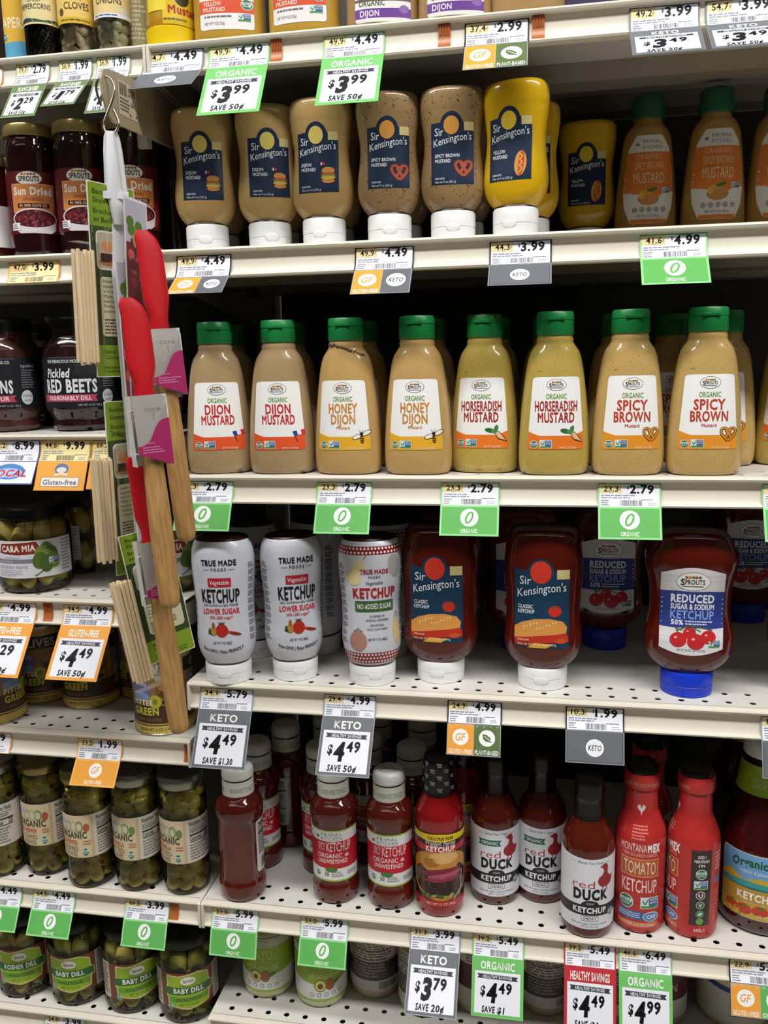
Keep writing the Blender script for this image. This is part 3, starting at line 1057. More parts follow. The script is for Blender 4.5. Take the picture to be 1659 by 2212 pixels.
for i, (k, x, Y, lb) in enumerate((('dijon', 508, .112, 'shaded mustard bottle behind the leftmost tan bottle'), ('dijon', 636, .112, 'shaded mustard bottle behind the second tan bottle'),
                                   ('honey', 787, .108, 'shaded mustard bottle behind the left honey bottle'), ('honey', 930, .108, 'shaded mustard bottle behind the right honey bottle'),
                                   ('horse', 1066, .135, 'shaded mustard bottle behind the left horseradish bottle'), ('horse', 1184, .115, 'shaded mustard bottle behind the right horseradish bottle'),
                                   ('spicy', 1328, .118, 'shaded mustard bottle with white label peeking out left of the left spicy brown bottle'), ('spicy', 1440, .17, 'deep-set spicy brown bottle seen between the two front spicy brown bottles'),
                                   ('spicy', 1552, .118, 'shaded mustard bottle right behind the rightmost front bottle'), ('horse', 1702, .12, 'shaded mustard bottle cut by the right edge'))):
    put(MUST[k], 'mustard_bottle', at_depth('S3', x, Y), lb, rz=(0, .1, -.1, 0, 0, 0, .35, .1, -.3, -.2)[i], group='green-capped mustard bottles')
# dried spill on the neck of one honey bottle
b = MB()
R = random.Random(3)
pz = at_depth('S3', 755, .030)
for k in range(26):
    t = k / 25
    a = -.9 + 1.9 * t
    z = 147 - 13 * t**1.4 + R.uniform(-1.5, 1.5)
    aa, bb, nn = P_MUST.at(z)
    b.ball(((aa + .1) * math.sin(a) / 1000, -(bb + .1) * math.cos(a) / 1000, z / 1000), R.uniform(.0008, .0019), 6, 4, (1.3, .6, 1))
sp = link('dried_spill', b.mesh('dried_spill', mat('dried_dark_mustard', '#57483c', .7)), None)
for o in COL.objects:
    if o.get('label', '').startswith('honey-coloured squeeze bottle with a bee, dried'):
        sp.parent = o

# ------------------------------------------------------------------ upside-down bottles with navy labels
P_KEN = Prof([(27, 20, 17, 2.2), (30, 22.5, 19, 2.2), (36, 28, 21.5, 2.3), (43, 32, 23.5, 2.4), (50, 34, 24.5, 2.4), (58, 34.8, 25, 2.4), (70, 34, 24.5, 2.4), (85, 31.9, 24, 2.4),
              (100, 30.9, 23.5, 2.4), (115, 32.4, 24, 2.4), (126, 33.9, 24.8, 2.4), (131, 34.3, 25, 2.4), (133, 34.9, 25.4, 2.4), (140, 35.1, 25.5, 2.4), (147.5, 34.6, 25.2, 2.4), (152, 33.2, 24, 2.4),
              (154.6, 30.5, 21.5, 2.3), (155.6, 26, 17, 2.2)])
CAPW = Prof([(0, 23.5), (.8, 24.3), (11.5, 24.4), (11.9, 24.0), (12.6, 24.0), (13, 24.5), (27, 24.4), (29, 23.4)], True).mesh('cap', WHITE_CAP, 44)
CAP_NOTCH = MB().ball((0, -.0238, .0118), .0075, 16, 10, (1, .16, .72)).mesh('thumb_dimple', WHITE_CAP, True)
CAP_RIM = Prof([(28.6, 21.5), (29.4, 23.0), (30.6, 22.6)], True).mesh('dark_rim', DARKSEAL, 40)


def ken_label(sc, name, icon, circ, net):
    A = Art()
    arch = [(-1 + 12.2 * math.cos(a), 114 + 14.2 * math.sin(a)) for a in np.linspace(math.radians(15), math.radians(165), 13)]
    A.poly([(-22.5, 55), (22.5, 55), (22.5, 109)] + arch + [(-22.5, 117)], '#1b2c45', 0)
    A.rect(12.2, 109, 22.3, 117.5, '#d8c888', 1)
    A.ell(-1.2, 114.5, 8.2, 9.2, circ, 2)
    wv = lambda x: .16 * (x + 20) + 1.2 * np.sin((x + 16) / 11)
    A.text('Sir', -14.2, 104.5, 7.6, '#eef0f2', 3, w=9, wt=.004)
    A.text("Kensington's", 0, 93.5, 7.4, '#eef0f2', 3, w=40, wt=.004, warp=wv)
    for i, t in enumerate(name):
        A.text(t, -18.6, 82.5 - i * 5.2, 3.4, '#e9ebee', 3, w=2.35 * len(t), wt=.03, al='l')
    A.text('NON-GMO', -18.6, 60.2, 1.9, '#dfe3e8', 3, w=10, wt=.03, al='l')
    A.text(net, -18.6, 56.6, 2.2, '#dfe3e8', 3, w=22, al='l')
    I = Art()
    icon(I)
    A.take(I, 11.5, 71)
    return A


def ic_burger(A):
    A.ell(0, 6.5, 7, 3.6, '#d5914a', 4).ell(0, 2.8, 8.2, 1.5, '#b5543a', 5).ell(0, .6, 7.8, 1.5, '#8aa04a', 6).ell(0, -1.2, 8, 1.5, '#e0b04a', 7)
    A.ell(0, -4.2, 7, 2.6, '#cf8a45', 6)
    A.rect(-6, 12, -3.6, 15, '#d63038', 4).rect(-8, 12, -6.6, 15, '#e9e9ee', 4)


def ic_pret2(A):
    ic_pretzel(A, 1.12, '#7c3520', '#b0553a', 3.6)


def ic_dog(A):
    A.ell(0, 0, 6.2, 12.5, '#d6974e', 4, rot=-.1).ell(.8, 0, 3.0, 12.8, '#c2552f', 5, rot=-.1)
    A.path([(-1.2, 10), (2.4, 7), (-.8, 4), (2.2, 1), (-1, -2), (2, -5), (-1, -9)], .9, '#e8c23a', 6)


KM = {}
for k, hexc, sp, nm, icon, circ in (('dijon', '#bd9b64', None, ('DIJON', 'MUSTARD'), ic_burger, '#e2cd6a'),
                                    ('spicy', '#9c7f58', '#6a4c30', ('SPICY BROWN', 'MUSTARD'), ic_pret2, '#dd9a45'),
                                    ('yellow', '#d9ab16', None, ('YELLOW', 'MUSTARD'), ic_dog, '#e8c53a')):
    m = mat('upside_mustard_' + k, hexc, .18, var=.05, scale=25, coat=.35, speck=sp, speck_scale=330, speck_at=.64)
    KM[k] = [('body', P_KEN.mesh('body', m, 48)), ('cap', CAPW), ('cap>thumb_dimple', CAP_NOTCH), ('cap>dark_rim', CAP_RIM),
             ('label', ken_label(1, nm, icon, circ, 'Net wt 9 oz (255 g)').mesh('label', PAPER, P_KEN.planar(), 6))]
for k, x, Y, rz, lb in (('dijon', 449, .045, .27, 'upside-down tan mustard bottle with a navy label and burger, leftmost'), ('dijon', 584, .050, .38, 'upside-down tan mustard bottle with a navy label and burger, second from left'),
                        ('dijon', 701, .042, .02, 'upside-down tan mustard bottle with a navy label and burger, third from left'), ('spicy', 842, .040, .17, 'upside-down speckled brown mustard with a pretzel, under the right $3.99 tag'),
                        ('spicy', 979, .040, .09, 'upside-down speckled brown mustard with a pretzel, beside the yellow bottle'), ('yellow', 1114, .036, -.25, 'upside-down bright yellow mustard bottle with a hot dog in the front row')):
    put(KM[k], 'upside_down_mustard_bottle', at_depth('S2', x, Y, .02), lb, rz=rz, group='upside-down mustard bottles')
for k, x, Y, rz, lb in (('dijon', 476, .125, .1, 'shaded mustard bottle behind the leftmost navy-labelled bottle'), ('dijon', 606, .125, .0, 'shaded mustard bottle behind the second navy-labelled bottle'),
                        ('dijon', 722, .12, .0, 'shaded mustard bottle behind the third navy-labelled bottle'), ('spicy', 868, .118, .0, 'shaded speckled bottle behind the left pretzel bottle'),
                        ('spicy', 1000, .118, .0, 'shaded speckled bottle behind the right pretzel bottle'), ('yellow', 1141, .117, .1, 'shaded yellow bottle right behind the bright yellow one'),
                        ('yellow', 1265, .215, -.04, 'dim yellow upside-down mustard bottle set back left of the orange-labelled mustards')):
    put(KM[k], 'upside_down_mustard_bottle', at_depth('S2', x, Y, .02), lb, rz=rz, group='upside-down mustard bottles')

# mustards with orange oval labels
P_PM = Prof([(0, 28, 20, 2.4), (3, 33, 24, 2.4), (12, 35.2, 25.5, 2.4), (40, 34.3, 25, 2.4), (70, 31.5, 24, 2.4), (95, 28.5, 22.5, 2.3), (108, 26.5, 21.5, 2.2), (118, 21.5, 19.5, 2.1), (123, 16.5, 16.5, 2), (133, 15.5, 15.5, 2)])
P_PM = Prof([(z * 1.173, a * 1.045, b * 1.045, n) for z, a, b, n in P_PM.P])
A = Art()
lab = [(20, 8, 27), (30, 8, 27)]
pts = [(-20, 12), (20, 12), (26.5, 28), (28, 45), (26.5, 66), (22.5, 88), (14, 101), (-14, 101), (-22.5, 88), (-26.5, 66), (-28, 45), (-26.5, 28)]
poly_round(A, pts, '#e4e1d8', 0, 3)
A.poly([(-27.9, 44), (-8, 41), (6, 36), (18, 43), (27.9, 44), (26.5, 66), (23.5, 84), (-23.5, 84), (-26.5, 66)], '#e07f35', 1)
A.rect(-20, 12.3, 20, 16.5, '#e07f35', 1)
A.text('PRIMAL', 3, 92.5, 3.6, '#6d7d74', 2, w=21, sp=.1).text('KITCHEN', 3, 87, 3.6, '#6d7d74', 2, w=21, sp=.1).ell(-13, 91.5, 2.2, 1.5, '#5e8a5a', 2)
A.text('ORGANIC', 0, 77, 5, '#f0c9a0', 2, w=30, sp=.05).text('SPICY BROWN', 0, 66.5, 7.5, '#f2cfa8', 2, w=32).text('MUSTARD', 0, 52.5, 10.5, '#f4d6b2', 2, w=34)
A.ell(0, 37, 12, 6.5, '#c98a4a', 2).ell(-4, 43, 7, 3.2, '#d8a03c', 3).ell(4, 46, 6, 1.8, '#4f7a34', 4, rot=.2).ell(-8, 40, 3, 3, '#e6b84a', 4)
mk_nongmo(A, 15, 42, 9)
for k in range(5):
    A.ell(-15 + k * 8, 26, 2.6, 2.6, '#4a4a48', 2).ell(-15 + k * 8, 26, 1.9, 1.9, '#e4e1d8', 3).ell(-15 + k * 8, 26, .9, .9, '#4a4a48', 4)
A.text('NET WT 12 OZ (340 g)', 0, 18.3, 2.6, '#4a4a48', 2, w=26)
A.t = [t * np.array([1.03, 1.135]) + np.array([0, 27 - 12 * 1.135]) for t in A.t]
PM = [('body', P_PM.mesh('body', mat('mustard_deep_tan', '#a67f3c', .2, coat=.3), 44)), ('label', A.mesh('label', PAPER, P_PM.planar(), 6)),
      ('cap', Prof([(148, 19.3), (149, 19.9), (171, 19.4), (174.5, 18), (176, 15)], True).mesh('cap', mat('dark_green_plastic', '#0f4f2c', .4), 36))]
for x, Y, lb in ((1391, .195, 'mustard bottle with an orange oval label, left of the pair behind the green tag'), (1535, .185, 'mustard bottle with an orange oval label, right of the pair behind the green tag'),
                 (1672, .19, 'mustard bottle with an orange oval label, cut by the right edge')):
    put(PM, 'oval_label_mustard_bottle', at_depth('S2', x, Y), lb, rz=.02, group='orange-labelled mustard bottles')

# ------------------------------------------------------------------ S4 ketchups
P_TRUE = Prof([(22, 25, 24, 2.1), (25, 27, 26, 2.1), (33, 31, 28.5, 2.2), (44, 34.6, 31, 2.2), (58, 36, 31.5, 2.2), (78, 35, 31, 2.2), (98, 35, 31, 2.2), (120, 36.5, 32, 2.2), (148, 38, 33, 2.2),
               (164, 37, 32.4, 2.2), (174, 34, 29.5, 2.2), (178, 31.5, 27, 2.2), (179, 29, 24.5, 2.2), (176, 25, 21, 2.2)][:-1])
CAPW2 = Prof([(0, 26.8), (1, 27.8), (12, 28.0), (12.4, 27.6), (13, 27.6), (13.4, 28.2), (22, 28.4), (24, 27.4)], True).mesh('cap', WHITE_CAP, 44)
NOTCH2 = MB().ball((0, -.0272, .0125), .008, 16, 10, (1, .16, .7)).mesh('thumb_dimple', WHITE_CAP, True)
BASE_TRUE = Prof([(178.4, 30.5, 26, 2.2), (179.6, 29.5, 25, 2.2), (179.9, 26, 21.5, 2.2)], True).mesh('base_ring', DARKSEAL, 40)


def veg(A):
    A.ell(0, 0, 9, 8.4, '#b02c22', 4, 18).path([(-4, 8), (0, 9.5), (4, 8.2)], 1.6, '#3f4a22', 5)
    for k in range(5):
        A.path([(0, 8), (-5 + k * 2.5, 11.5)], .7, '#3a4420', 5)
    A.ell(-12, 0, 4, 6.5, '#b9823c', 4, rot=.1).ell(-12, 6.5, 2, 4.5, '#8a5a2c', 5)
    A.poly([(-20, -4), (-14, -6), (-8, -5.5), (-13, 1), (-19, 3)], '#3c4a2c', 3)
    for k in range(3):
        A.ell(14 + k * 2.5, -3 - k * .8, 8, 1.9, ('#a8351f', '#c2502a', '#8f2c1c')[k], 3 + k, rot=-.22)


def true_art(no_sugar=False):
    A = Art()
    Dk = '#17171c'
    if not no_sugar:
        A.text('TRUE MADE', 0, 150, 6.6, Dk, 2, w=45, wt=.05)
        A.text('FOODS', 0, 143.5, 3.6, Dk, 2, w=19, wt=.03, sp=.2).path([(-20, 145), (-12, 145)], .5, Dk, 2).path([(12, 145), (20, 145)], .5, Dk, 2)
        A.rect(-15, 124, 15, 135, '#b32530', 2, 1).text('Vegetable', 0, 127, 5.4, '#f3e9e6', 3, w=25, sh=.2)
        A.text('KETCHUP', 0, 105, 15.5, Dk, 2, w=51, wt=.045)
        A.text('REAL FLAVOR from REAL VEGGIES', 0, 100, 2.6, Dk, 2, w=47, wt=.02)
        A.text('LOWER SUGAR', 0, 90.5, 6.6, '#c4232c', 2, w=50, wt=.04)
        A.text('50% LESS sugar*', 0, 84.5, 3.6, '#c4232c', 2, w=32, wt=.02)
        V = Art()
        veg(V)
        A.take(V, 0, 70, .95)
        A.text('NET WT 17 OZ (482G)', 0, 53, 3.2, Dk, 2, w=25, wt=.02)
        A.text('Non-GMO | Paleo FRIENDLY', 0, 41.5, 4.2, Dk, 2, w=56, wt=.025, warp=lambda x: .006 * x * x)
    else:
        A.ell(-21, 147, 7, 12, '#dccb98', 1, rot=-.5).ell(-26, 135, 9, 9, '#dccb98', 1).path([(-13, 158), (-10, 163)], 1.2, '#8a8a50', 2)
        A.ell(27, 148, 9, 14, '#a9aaa2', 1, rot=.2)
        A.text('TRUE MADE', 0, 140, 5.2, '#a32a30', 2, w=36, wt=.05).text('FOODS', 0, 134.5, 2.8, Dk, 2, w=15, wt=.03, sp=.2)
        A.text('Vegetable', 0, 127, 4.2, Dk, 2, w=22, sh=.25)
        A.text('KETCHUP', 0, 111, 11.5, '#a32028', 2, w=56, wt=.06)
        A.rect(-26, 94, 26, 107.5, '#3f6136', 2, 1.5).text('NO ADDED SUGAR', 0, 97.5, 6.2, '#f0f0e8', 3, w=46, wt=.01)
        for i, t in enumerate(('NO REFINED OR', 'ARTIFICIAL SWEETENERS', '100% NATURAL', 'PALEO | PLANT BASED')):
            A.text(t, 3, 87 - i * 4.8 - (i > 1) * 1.4, 2.7, '#3a3a40', 2, w=(20, 31, 19, 28)[i], wt=.01)
        A.ell(-23, 58, 11.5, 12.5, '#b08074', 1).path([(-29, 70), (-23, 73), (-17, 70)], 1.4, '#8a8f70', 2).path([(-26, 66), (-23, 75), (-19, 66)], .9, '#8a8f70', 2)
        A.ell(31, 68, 6, 16, '#d9bf86', 1).path([(28, 84), (31, 92), (34, 84)], 1.6, '#9aa08a', 2)
        A.text('NET WT 17 OZ (482G)', 3, 58.5, 3.0, Dk, 2, w=26, wt=.02)
        # gingham bands
        for y0, rows in ((29.5, 3), (163, 2)):
            A.rect(-95, y0, 95, y0 + rows * 4.6, '#8d2027', 1)
            for r_ in range(rows):
                for k in range(-19, 20):
                    cx = k * 4.8 + (r_ % 2) * 2.4
                    A.poly([(cx, y0 + r_ * 4.6 + .5), (cx + 1.7, y0 + r_ * 4.6 + 2.3), (cx, y0 + r_ * 4.6 + 4.1), (cx - 1.7, y0 + r_ * 4.6 + 2.3)], '#ece6e4', 2)
    for sx in (-1, 1):
        for k in range(11):
            A.fine(44 * sx - 6, 54 + k * 9, 44 * sx + 6, 61 + k * 9, '#5a5c66', 2, 3, k + 5)
    return A.mesh('print', FILM, P_TRUE.wrap(36), 5)


SLEEVE = mat('white_shrink_sleeve', '#cdced6', .25, var=.03)


def true_parts(ns):
    return [('body', P_TRUE.mesh('body', mat('ketchup_dark_inside', '#3a0f0a', .25), 44, off=-.6)), ('sleeve', P_TRUE.mesh('sleeve', SLEEVE, 48, off=0, z0=27, z1=177.5, caps=False)),
            ('sleeve>print', true_art(ns)), ('cap', CAPW2), ('cap>thumb_dimple', NOTCH2), ('body>base_ring', BASE_TRUE)]


TL, TN = true_parts(False), true_parts(True)
for pr, x, y, rz, lb in ((TL, 497, 1479, .18, 'white-sleeved ketchup bottle with black lettering, leftmost on its shelf'), (TL, 640, 1472, .48, 'white-sleeved ketchup bottle with black lettering, second from the left'),
                         (TN, 806, 1483, .34, 'white ketchup bottle with a gingham border and green banner')):
    put(pr, 'sleeved_ketchup_bottle', on_deck('S4', x, y, .027), lb, rz=rz, group='white-sleeved ketchup bottles')
for pr, x, y, rz, lb in ((TL, 553, 1424, .3, 'shaded white-sleeved bottle behind the leftmost white ketchup'), (TL, 692, 1415, -.5, 'shaded white-sleeved bottle behind the second white ketchup'),
                         (TN, 834, 1424, .2, 'shaded white-sleeved bottle behind the gingham-edged ketchup')):
    put(pr, 'sleeved_ketchup_bottle', on_deck('S4', x, y, .027), lb, rz=rz, group='white-sleeved ketchup bottles')

P_KK = Prof([(22, 23, 22, 2.1), (25, 26, 24, 2.2), (32, 35, 28, 2.4), (40, 41, 30.5, 2.6), (50, 44.4, 32, 2.7), (58, 45.2, 32.5, 2.7), (75, 43.6, 31.5, 2.6), (92, 42.8, 31, 2.6), (118, 43.6, 31.5, 2.6), (146, 45.2, 32.5, 2.7),
             (160, 44.8, 32.2, 2.7), (163, 44.2, 31.8, 2.7), (166, 44.0, 31.6, 2.7), (180, 41.5, 30, 2.6), (188, 38, 27.5, 2.5), (191, 34, 24, 2.4), (192, 25, 17, 2.2)])
CAPW3 = Prof([(0, 27.6), (1, 28.6), (12, 28.8), (12.4, 28.4), (13, 28.4), (13.4, 29), (24, 29), (26, 28)], True).mesh('cap', WHITE_CAP, 44)
CAPB3 = Prof([(0, 27.6), (1, 28.6), (12, 28.8), (12.4, 28.4), (13, 28.4), (13.4, 29), (26, 29), (28, 28)], True).mesh('cap', BLUE_CAP, 44)
NOTCH3 = MB().ball((0, -.0281, .0125), .0085, 16, 10, (1, .16, .7)).mesh('thumb_dimple', WHITE_CAP, True)
A = Art()
arch = [(-1 + 15.5 * math.cos(a), 142 + 17 * math.sin(a)) for a in np.linspace(math.radians(10), math.radians(170), 13)]
A.poly([(-31, 54), (31, 54), (31, 140)] + arch + [(-31, 147)], '#123a55', 0)
A.rect(17, 136, 31, 147, '#d8c888', 1)
A.ell(-1, 143.5, 12, 13.3, '#d63a26', 2)
wv = lambda x: .15 * (x + 26) + 1.4 * np.sin((x + 20) / 14)
A.text('Sir', -18.5, 129, 9.6, '#eef0f2', 3, w=13, wt=.004).text("Kensington's", 0, 114, 9.8, '#eef0f2', 3, w=55, wt=.004, warp=wv)
for i, t in enumerate(('CLASSIC', 'KETCHUP')):
    A.text(t, -27, 100.5 - i * 5.8, 4.2, '#e9ebee', 3, w=(17, 19)[i], wt=.035, al='l')
A.ell(15, 98, 7.4, 6.8, '#c8321f', 3).path([(11, 104), (15, 102.5), (19, 105)], 1.2, '#3f5a2a', 4)
A.poly([(-31, 65), (28, 72), (29, 79), (24, 86), (10, 89), (-8, 88), (-22, 84), (-31, 78)], '#d69347', 3)
for k in range(14):
    A.ell(-20 + (k * 7.3) % 40, 77 + (k * 3.1) % 8, .8, 1.2, '#f0d9a0', 4, 6)
A.poly([(-31, 65), (28, 72), (30, 68), (31, 62), (-31, 57)], '#b93222', 4).poly([(-16, 54), (6, 54), (14, 59), (-8, 60)], '#e0a83a', 5).poly([(-31, 60), (-12, 62), (-14, 56), (-31, 56)], '#8f2a1c', 5).ell(22, 63, 7, 3, '#c94a2a', 5)
A.text('NON-GMO', -27, 62, 2.2, '#e8d8c0', 6, w=13, al='l', wt=.02).text('Net wt 20 oz (1lb 4oz) 567g', -27, 57, 2.6, '#f0e0c8', 6, w=44, al='l')
KKL = A.mesh('label', PAPER, P_KK.planar(), 6)
KKB = P_KK.mesh('body', KETCH, 48)
KK = [('body', KKB), ('cap', CAPW3), ('cap>thumb_dimple', NOTCH3), ('label', KKL)]
for x, y, rz, lb in ((953, 1478, -.05, 'navy-labelled ketchup bottle with a sandwich picture, beside the gingham-edged bottle'), (1171, 1493, -.06, 'navy-labelled ketchup bottle with a sandwich picture, right of the pair')):
    put(KK, 'ketchup_bottle', on_deck('S4', x, y, .028), lb, rz=rz, group='upside-down red ketchup bottles')
put(KK, 'ketchup_bottle', on_deck('S4', 972, 1414, .028), 'shaded ketchup bottle behind the left navy-labelled ketchup', group='upside-down red ketchup bottles')

P_SK = Prof([(24, 23, 22, 2.1), (27, 26, 23, 2.2), (34, 36, 27, 2.4), (44, 44.5, 30.5, 2.7), (54, 48.4, 32, 2.8), (66, 49, 32, 2.8), (80, 46.5, 30.5, 2.7), (100, 43.6, 29.5, 2.6), (118, 44, 29.5, 2.6), (136, 46.5, 30.5, 2.7), (150, 49.5, 32, 2.8),
             (160, 50.4, 32.5, 2.8), (166, 49, 31.5, 2.8), (176, 44, 29, 2.6), (186, 38.5, 26.5, 2.5), (190, 34, 23, 2.4), (191, 25, 16, 2.2)])
A = Art()
top = [(-34 + 68 * k / 12, 146 + 7 * math.sin(math.pi * k / 12)) for k in range(13)]
bot = [(34 - 68 * k / 12, 60 - 8 * math.sin(math.pi * k / 12)) for k in range(13)]
A.poly(top + bot, '#e3e0e2', 0)
for y in (66, 73, 128, 137, 143):
    A.path([(-32, y), (32, y + .4)], .3, '#c3bfc4', 1)
A.poly([(-34, 84), (-20, 83.4), (0, 84), (20, 83.2), (34, 84), (34, 125), (18, 126), (0, 125.2), (-18, 126), (-34, 125)], '#31418c', 1)
mk_market(A, 0, 137, 36, 2)
A.text('REDUCED', 0, 113, 8.6, '#eef0f6', 3, w=46, wt=.055).text('SUGAR & SODIUM', 0, 105, 6.0, '#eef0f6', 3, w=46, wt=.045).text('KETCHUP', 0, 94, 9.2, '#8fa4e0', 3, w=46, wt=.03)
A.text('50%', -22, 87, 5.4, '#eef0f6', 3, w=13, wt=.04, al='l').fine(-7, 86.6, 24, 92.6, '#d9def0', 3, 2, 4)
for cx, cy, r in ((-2, 78, 7), (18, 74, 8), (-14, 70, 9), (5, 68.5, 9.5)):
    A.ell(cx, cy, r, r * .95, '#c62a2c', 4 + (cy < 75), 18).ell(cx - r * .3, cy + r * .3, r * .2, r * .15, '#eea9a0', 6.5, 8)
A.path([(-16, 80), (-4, 86), (10, 85), (22, 82)], 1.2, '#4a6a2e', 6).path([(-14, 77), (-17, 84), (-10, 81)], .9, '#4a6a2e', 7).path([(5, 76), (3, 84), (10, 80)], .9, '#4a6a2e', 7)
mk_nongmo(A, 18, 62, 13)
A.text('NET WT 20 OZ (1 LB 4 OZ) 567g', 0, 57, 2.6, '#55535a', 3, w=30)
SK = [('body', P_SK.mesh('body', KETCH, 52)), ('cap', CAPB3), ('label', A.mesh('label', PAPER, P_SK.planar(), 6))]
for x, y, rz, lb in ((1480, 1508, -.05, 'blue-capped reduced sugar ketchup bottle standing at the shelf front'), (1305, 1405, .0, 'blue-capped ketchup bottle in shade right of the navy-labelled ketchup'),
                     (1128, 1410, .0, 'blue-capped ketchup bottle mostly hidden behind the navy-labelled ketchup'), (1600, 1334, .0, 'dark blue-capped ketchup bottle far back at the right'),
                     (1748, 1505, -.1, 'ketchup bottle cut by the right edge beside the blue-capped one')):
    put(SK, 'blue_capped_ketchup_bottle', on_deck('S4', x, y, .028) if y != 1334 else at_depth('S4', 1606, .35), lb, rz=rz, group='blue-capped ketchup bottles')

# ------------------------------------------------------------------ S5: glass ketchup bottles
P_PK = Prof([(0, 25), (2, 28), (7, 30.2), (20, 30.6), (25, 29.6), (30, 28.8), (106, 28.8), (111, 30), (118, 31), (127, 30.3), (134, 26.5), (140, 21.5), (146, 19.3), (163, 19.0)])
A = Art()
A.rect(-45, 33, 38, 103, '#a6c95a', 0, 3).rect(-45, 35.2, 38, 101, '#e9e8e4', 1)
A.rect(-45, 51, 38, 88, '#c4202f', 2)
A.text('PRIMAL', -3, 95, 4.6, '#7f8a84', 3, w=27, sp=.1).text('KITCHEN', -3, 89.6, 4.4, '#7f8a84', 3, w=27, sp=.1).ell(-22, 93.5, 2.6, 2, '#5e8a5a', 3)
A.text('SPICY', -16.5, 75.5, 10.5, '#f1d3d0', 4, w=10).text('KETCHUP', 6.5, 74.5, 12.5, '#f3e4e2', 4, w=32, wt=.004)
A.text('ORGANIC', -6, 65.5, 6.2, '#f3e9e6', 4, w=33, wt=.015).rect(14, 66, 19, 70, '#e9c9c6', 4).text('UNSWEETENED', -2, 58, 5.6, '#f3e9e6', 4, w=39, wt=.02)
A.ell(-4, 49.5, 8, 3.2, '#4a7f3a', 4)
mk_usda(A, -23, 43, 4, 4)
A.text('30', -10, 40.5, 5.5, '#5a5a58', 4, w=6, wt=.02).fine(-4, 39, 14, 47, '#8a8c90', 4, 3, 2).fine(17, 40, 33, 46, '#8a8c90', 4, 2, 9)
PKL = A.mesh('label', PAPER, P_PK.wrap(29), 5)
N = Art()
N.rect(-62, 140.5, 62, 160.5, '#d7d8c8', 0)
N.path([(-62, 142.5), (62, 142.5)], .5, '#b9c7a0', 1).path([(-62, 158.5), (62, 158.5)], .5, '#b9c7a0', 1)
for k, t in ((-1, 'UNSWEETENED'), (0, 'UNSWEETENED'), (1, 'UNSWEETENED')):
    N.text(t, k * 40 + 2, 147.2, 6.4, '#7d9168', 1, w=33)
    N.ell(k * 40 + 22, 150, .9, .9, '#b06a4a', 1, 8)
PKN = N.mesh('neck_band', PAPER, Prof([(139, 20.4), (162, 20.0)]).wrap(20), 4)
PKNB = Prof([(140, 20.3), (161, 19.9)], True).mesh('neck_band', mat('neck_band_paper', '#d7d8c8', .5), 36)
CAPC = MB()
capA = Art()
PKC = Prof([(163.5, 20.2), (164.5, 20.6), (174, 20.2), (177, 18.8), (178.6, 16), (179, 10)], False).mesh('cap', mat('frosted_white_cap', '#d8d6cf', .35, var=.03), 40)
capA.ell(0, 0, 13, 13, '#b0705f', 0).ell(0, 0, 12.3, 12.3, '#d8d6cf', 1)
capA.text('PRIMAL', 0, 2.5, 3.4, '#a87a70', 2, w=16, wt=.02).text('KITCHEN', 0, -4.5, 3.4, '#a0584c', 2, w=18, wt=.02).path([(-8, 8), (0, 9.5), (8, 8)], .7, '#b08a80', 2)
PKT = capA.mesh('cap_print', PAPER, lambda x, y, l: np.stack([x, y, 179.3 - .0022 * (x * x + y * y) + .07 * l], 1) / 1000, 4)
B = Art()
poly_round(B, [(-16, 36), (20, 36), (20, 108), (-16, 108)], '#d9d8d2', 0, 5)
B.fine(-12, 60, 17, 104, '#55565c', 1, 12, 3).rect(-12, 88, 17, 90, '#2a2a2c', 1).text('Nutrition Facts', 2, 100, 4, '#2a2a2c', 2, w=26, wt=.03).bars(-8, 40, 14, 54, '#2a2a2c', 1, 4)
PKB2 = B.mesh('back_label', PAPER, P_PK.wrap(29), 5)
NECKSEAL = Prof([(160.5, 19.4), (164, 19.4)], True).mesh('dark_neck', BLACK, 32)
# the back label sits on the far side of the body: turn the printed strip by half a turn
for v in PKB2.vertices:
    v.co.x, v.co.y = -v.co.x, -v.co.y
PK = [('body', P_PK.mesh('body', mat('ketchup_in_glass', '#5a1a10', .1, var=.15, scale=14, coat=.6), 44)), ('neck_band', PKNB), ('neck_band>neck_print', PKN), ('dark_neck', NECKSEAL), ('cap', PKC), ('cap>cap_print', PKT), ('label', PKL), ('back_label', PKB2)]
for x, y, rz, lb in ((528, 1948, -1.50, 'glass ketchup bottle turned with its plain side forward, leftmost'), (728, 1952, .2, 'glass ketchup bottle with a red and green label, left of the pair'),
                     (846, 1964, .15, 'glass ketchup bottle with a red and green label, right of the pair')):
    put([p for p in PK if x != 528 or p[0] != 'label'], 'glass_ketchup_bottle', on_deck('S5', x, y, .026), lb, rz=rz, group='glass ketchup bottles with white caps')
for x, y, rz, lb in ((566, 1878, .35, 'glass ketchup bottle behind the plain-sided one, red label edge showing'), (628, 1830, 2.75, 'glass ketchup bottle turned with its nutrition panel forward, deep in the shelf'),
                     (703, 1890, .0, 'shaded glass ketchup bottle behind the left red-and-green label'), (800, 1866, .4, 'shaded glass ketchup bottle between the two red-and-green labels'),
                     (894, 1893, .2, 'shaded glass ketchup bottle behind the right red-and-green label'), (715, 1806, .0, 'dark glass ketchup bottle in the third row, left'),
                     (822, 1800, .0, 'dark glass ketchup bottle in the third row, middle'), (915, 1815, .3, 'dark glass ketchup bottle in the third row, right')):
    put(PK, 'glass_ketchup_bottle', on_deck('S5', x, y, .026), lb, rz=rz, group='glass ketchup bottles with white caps')

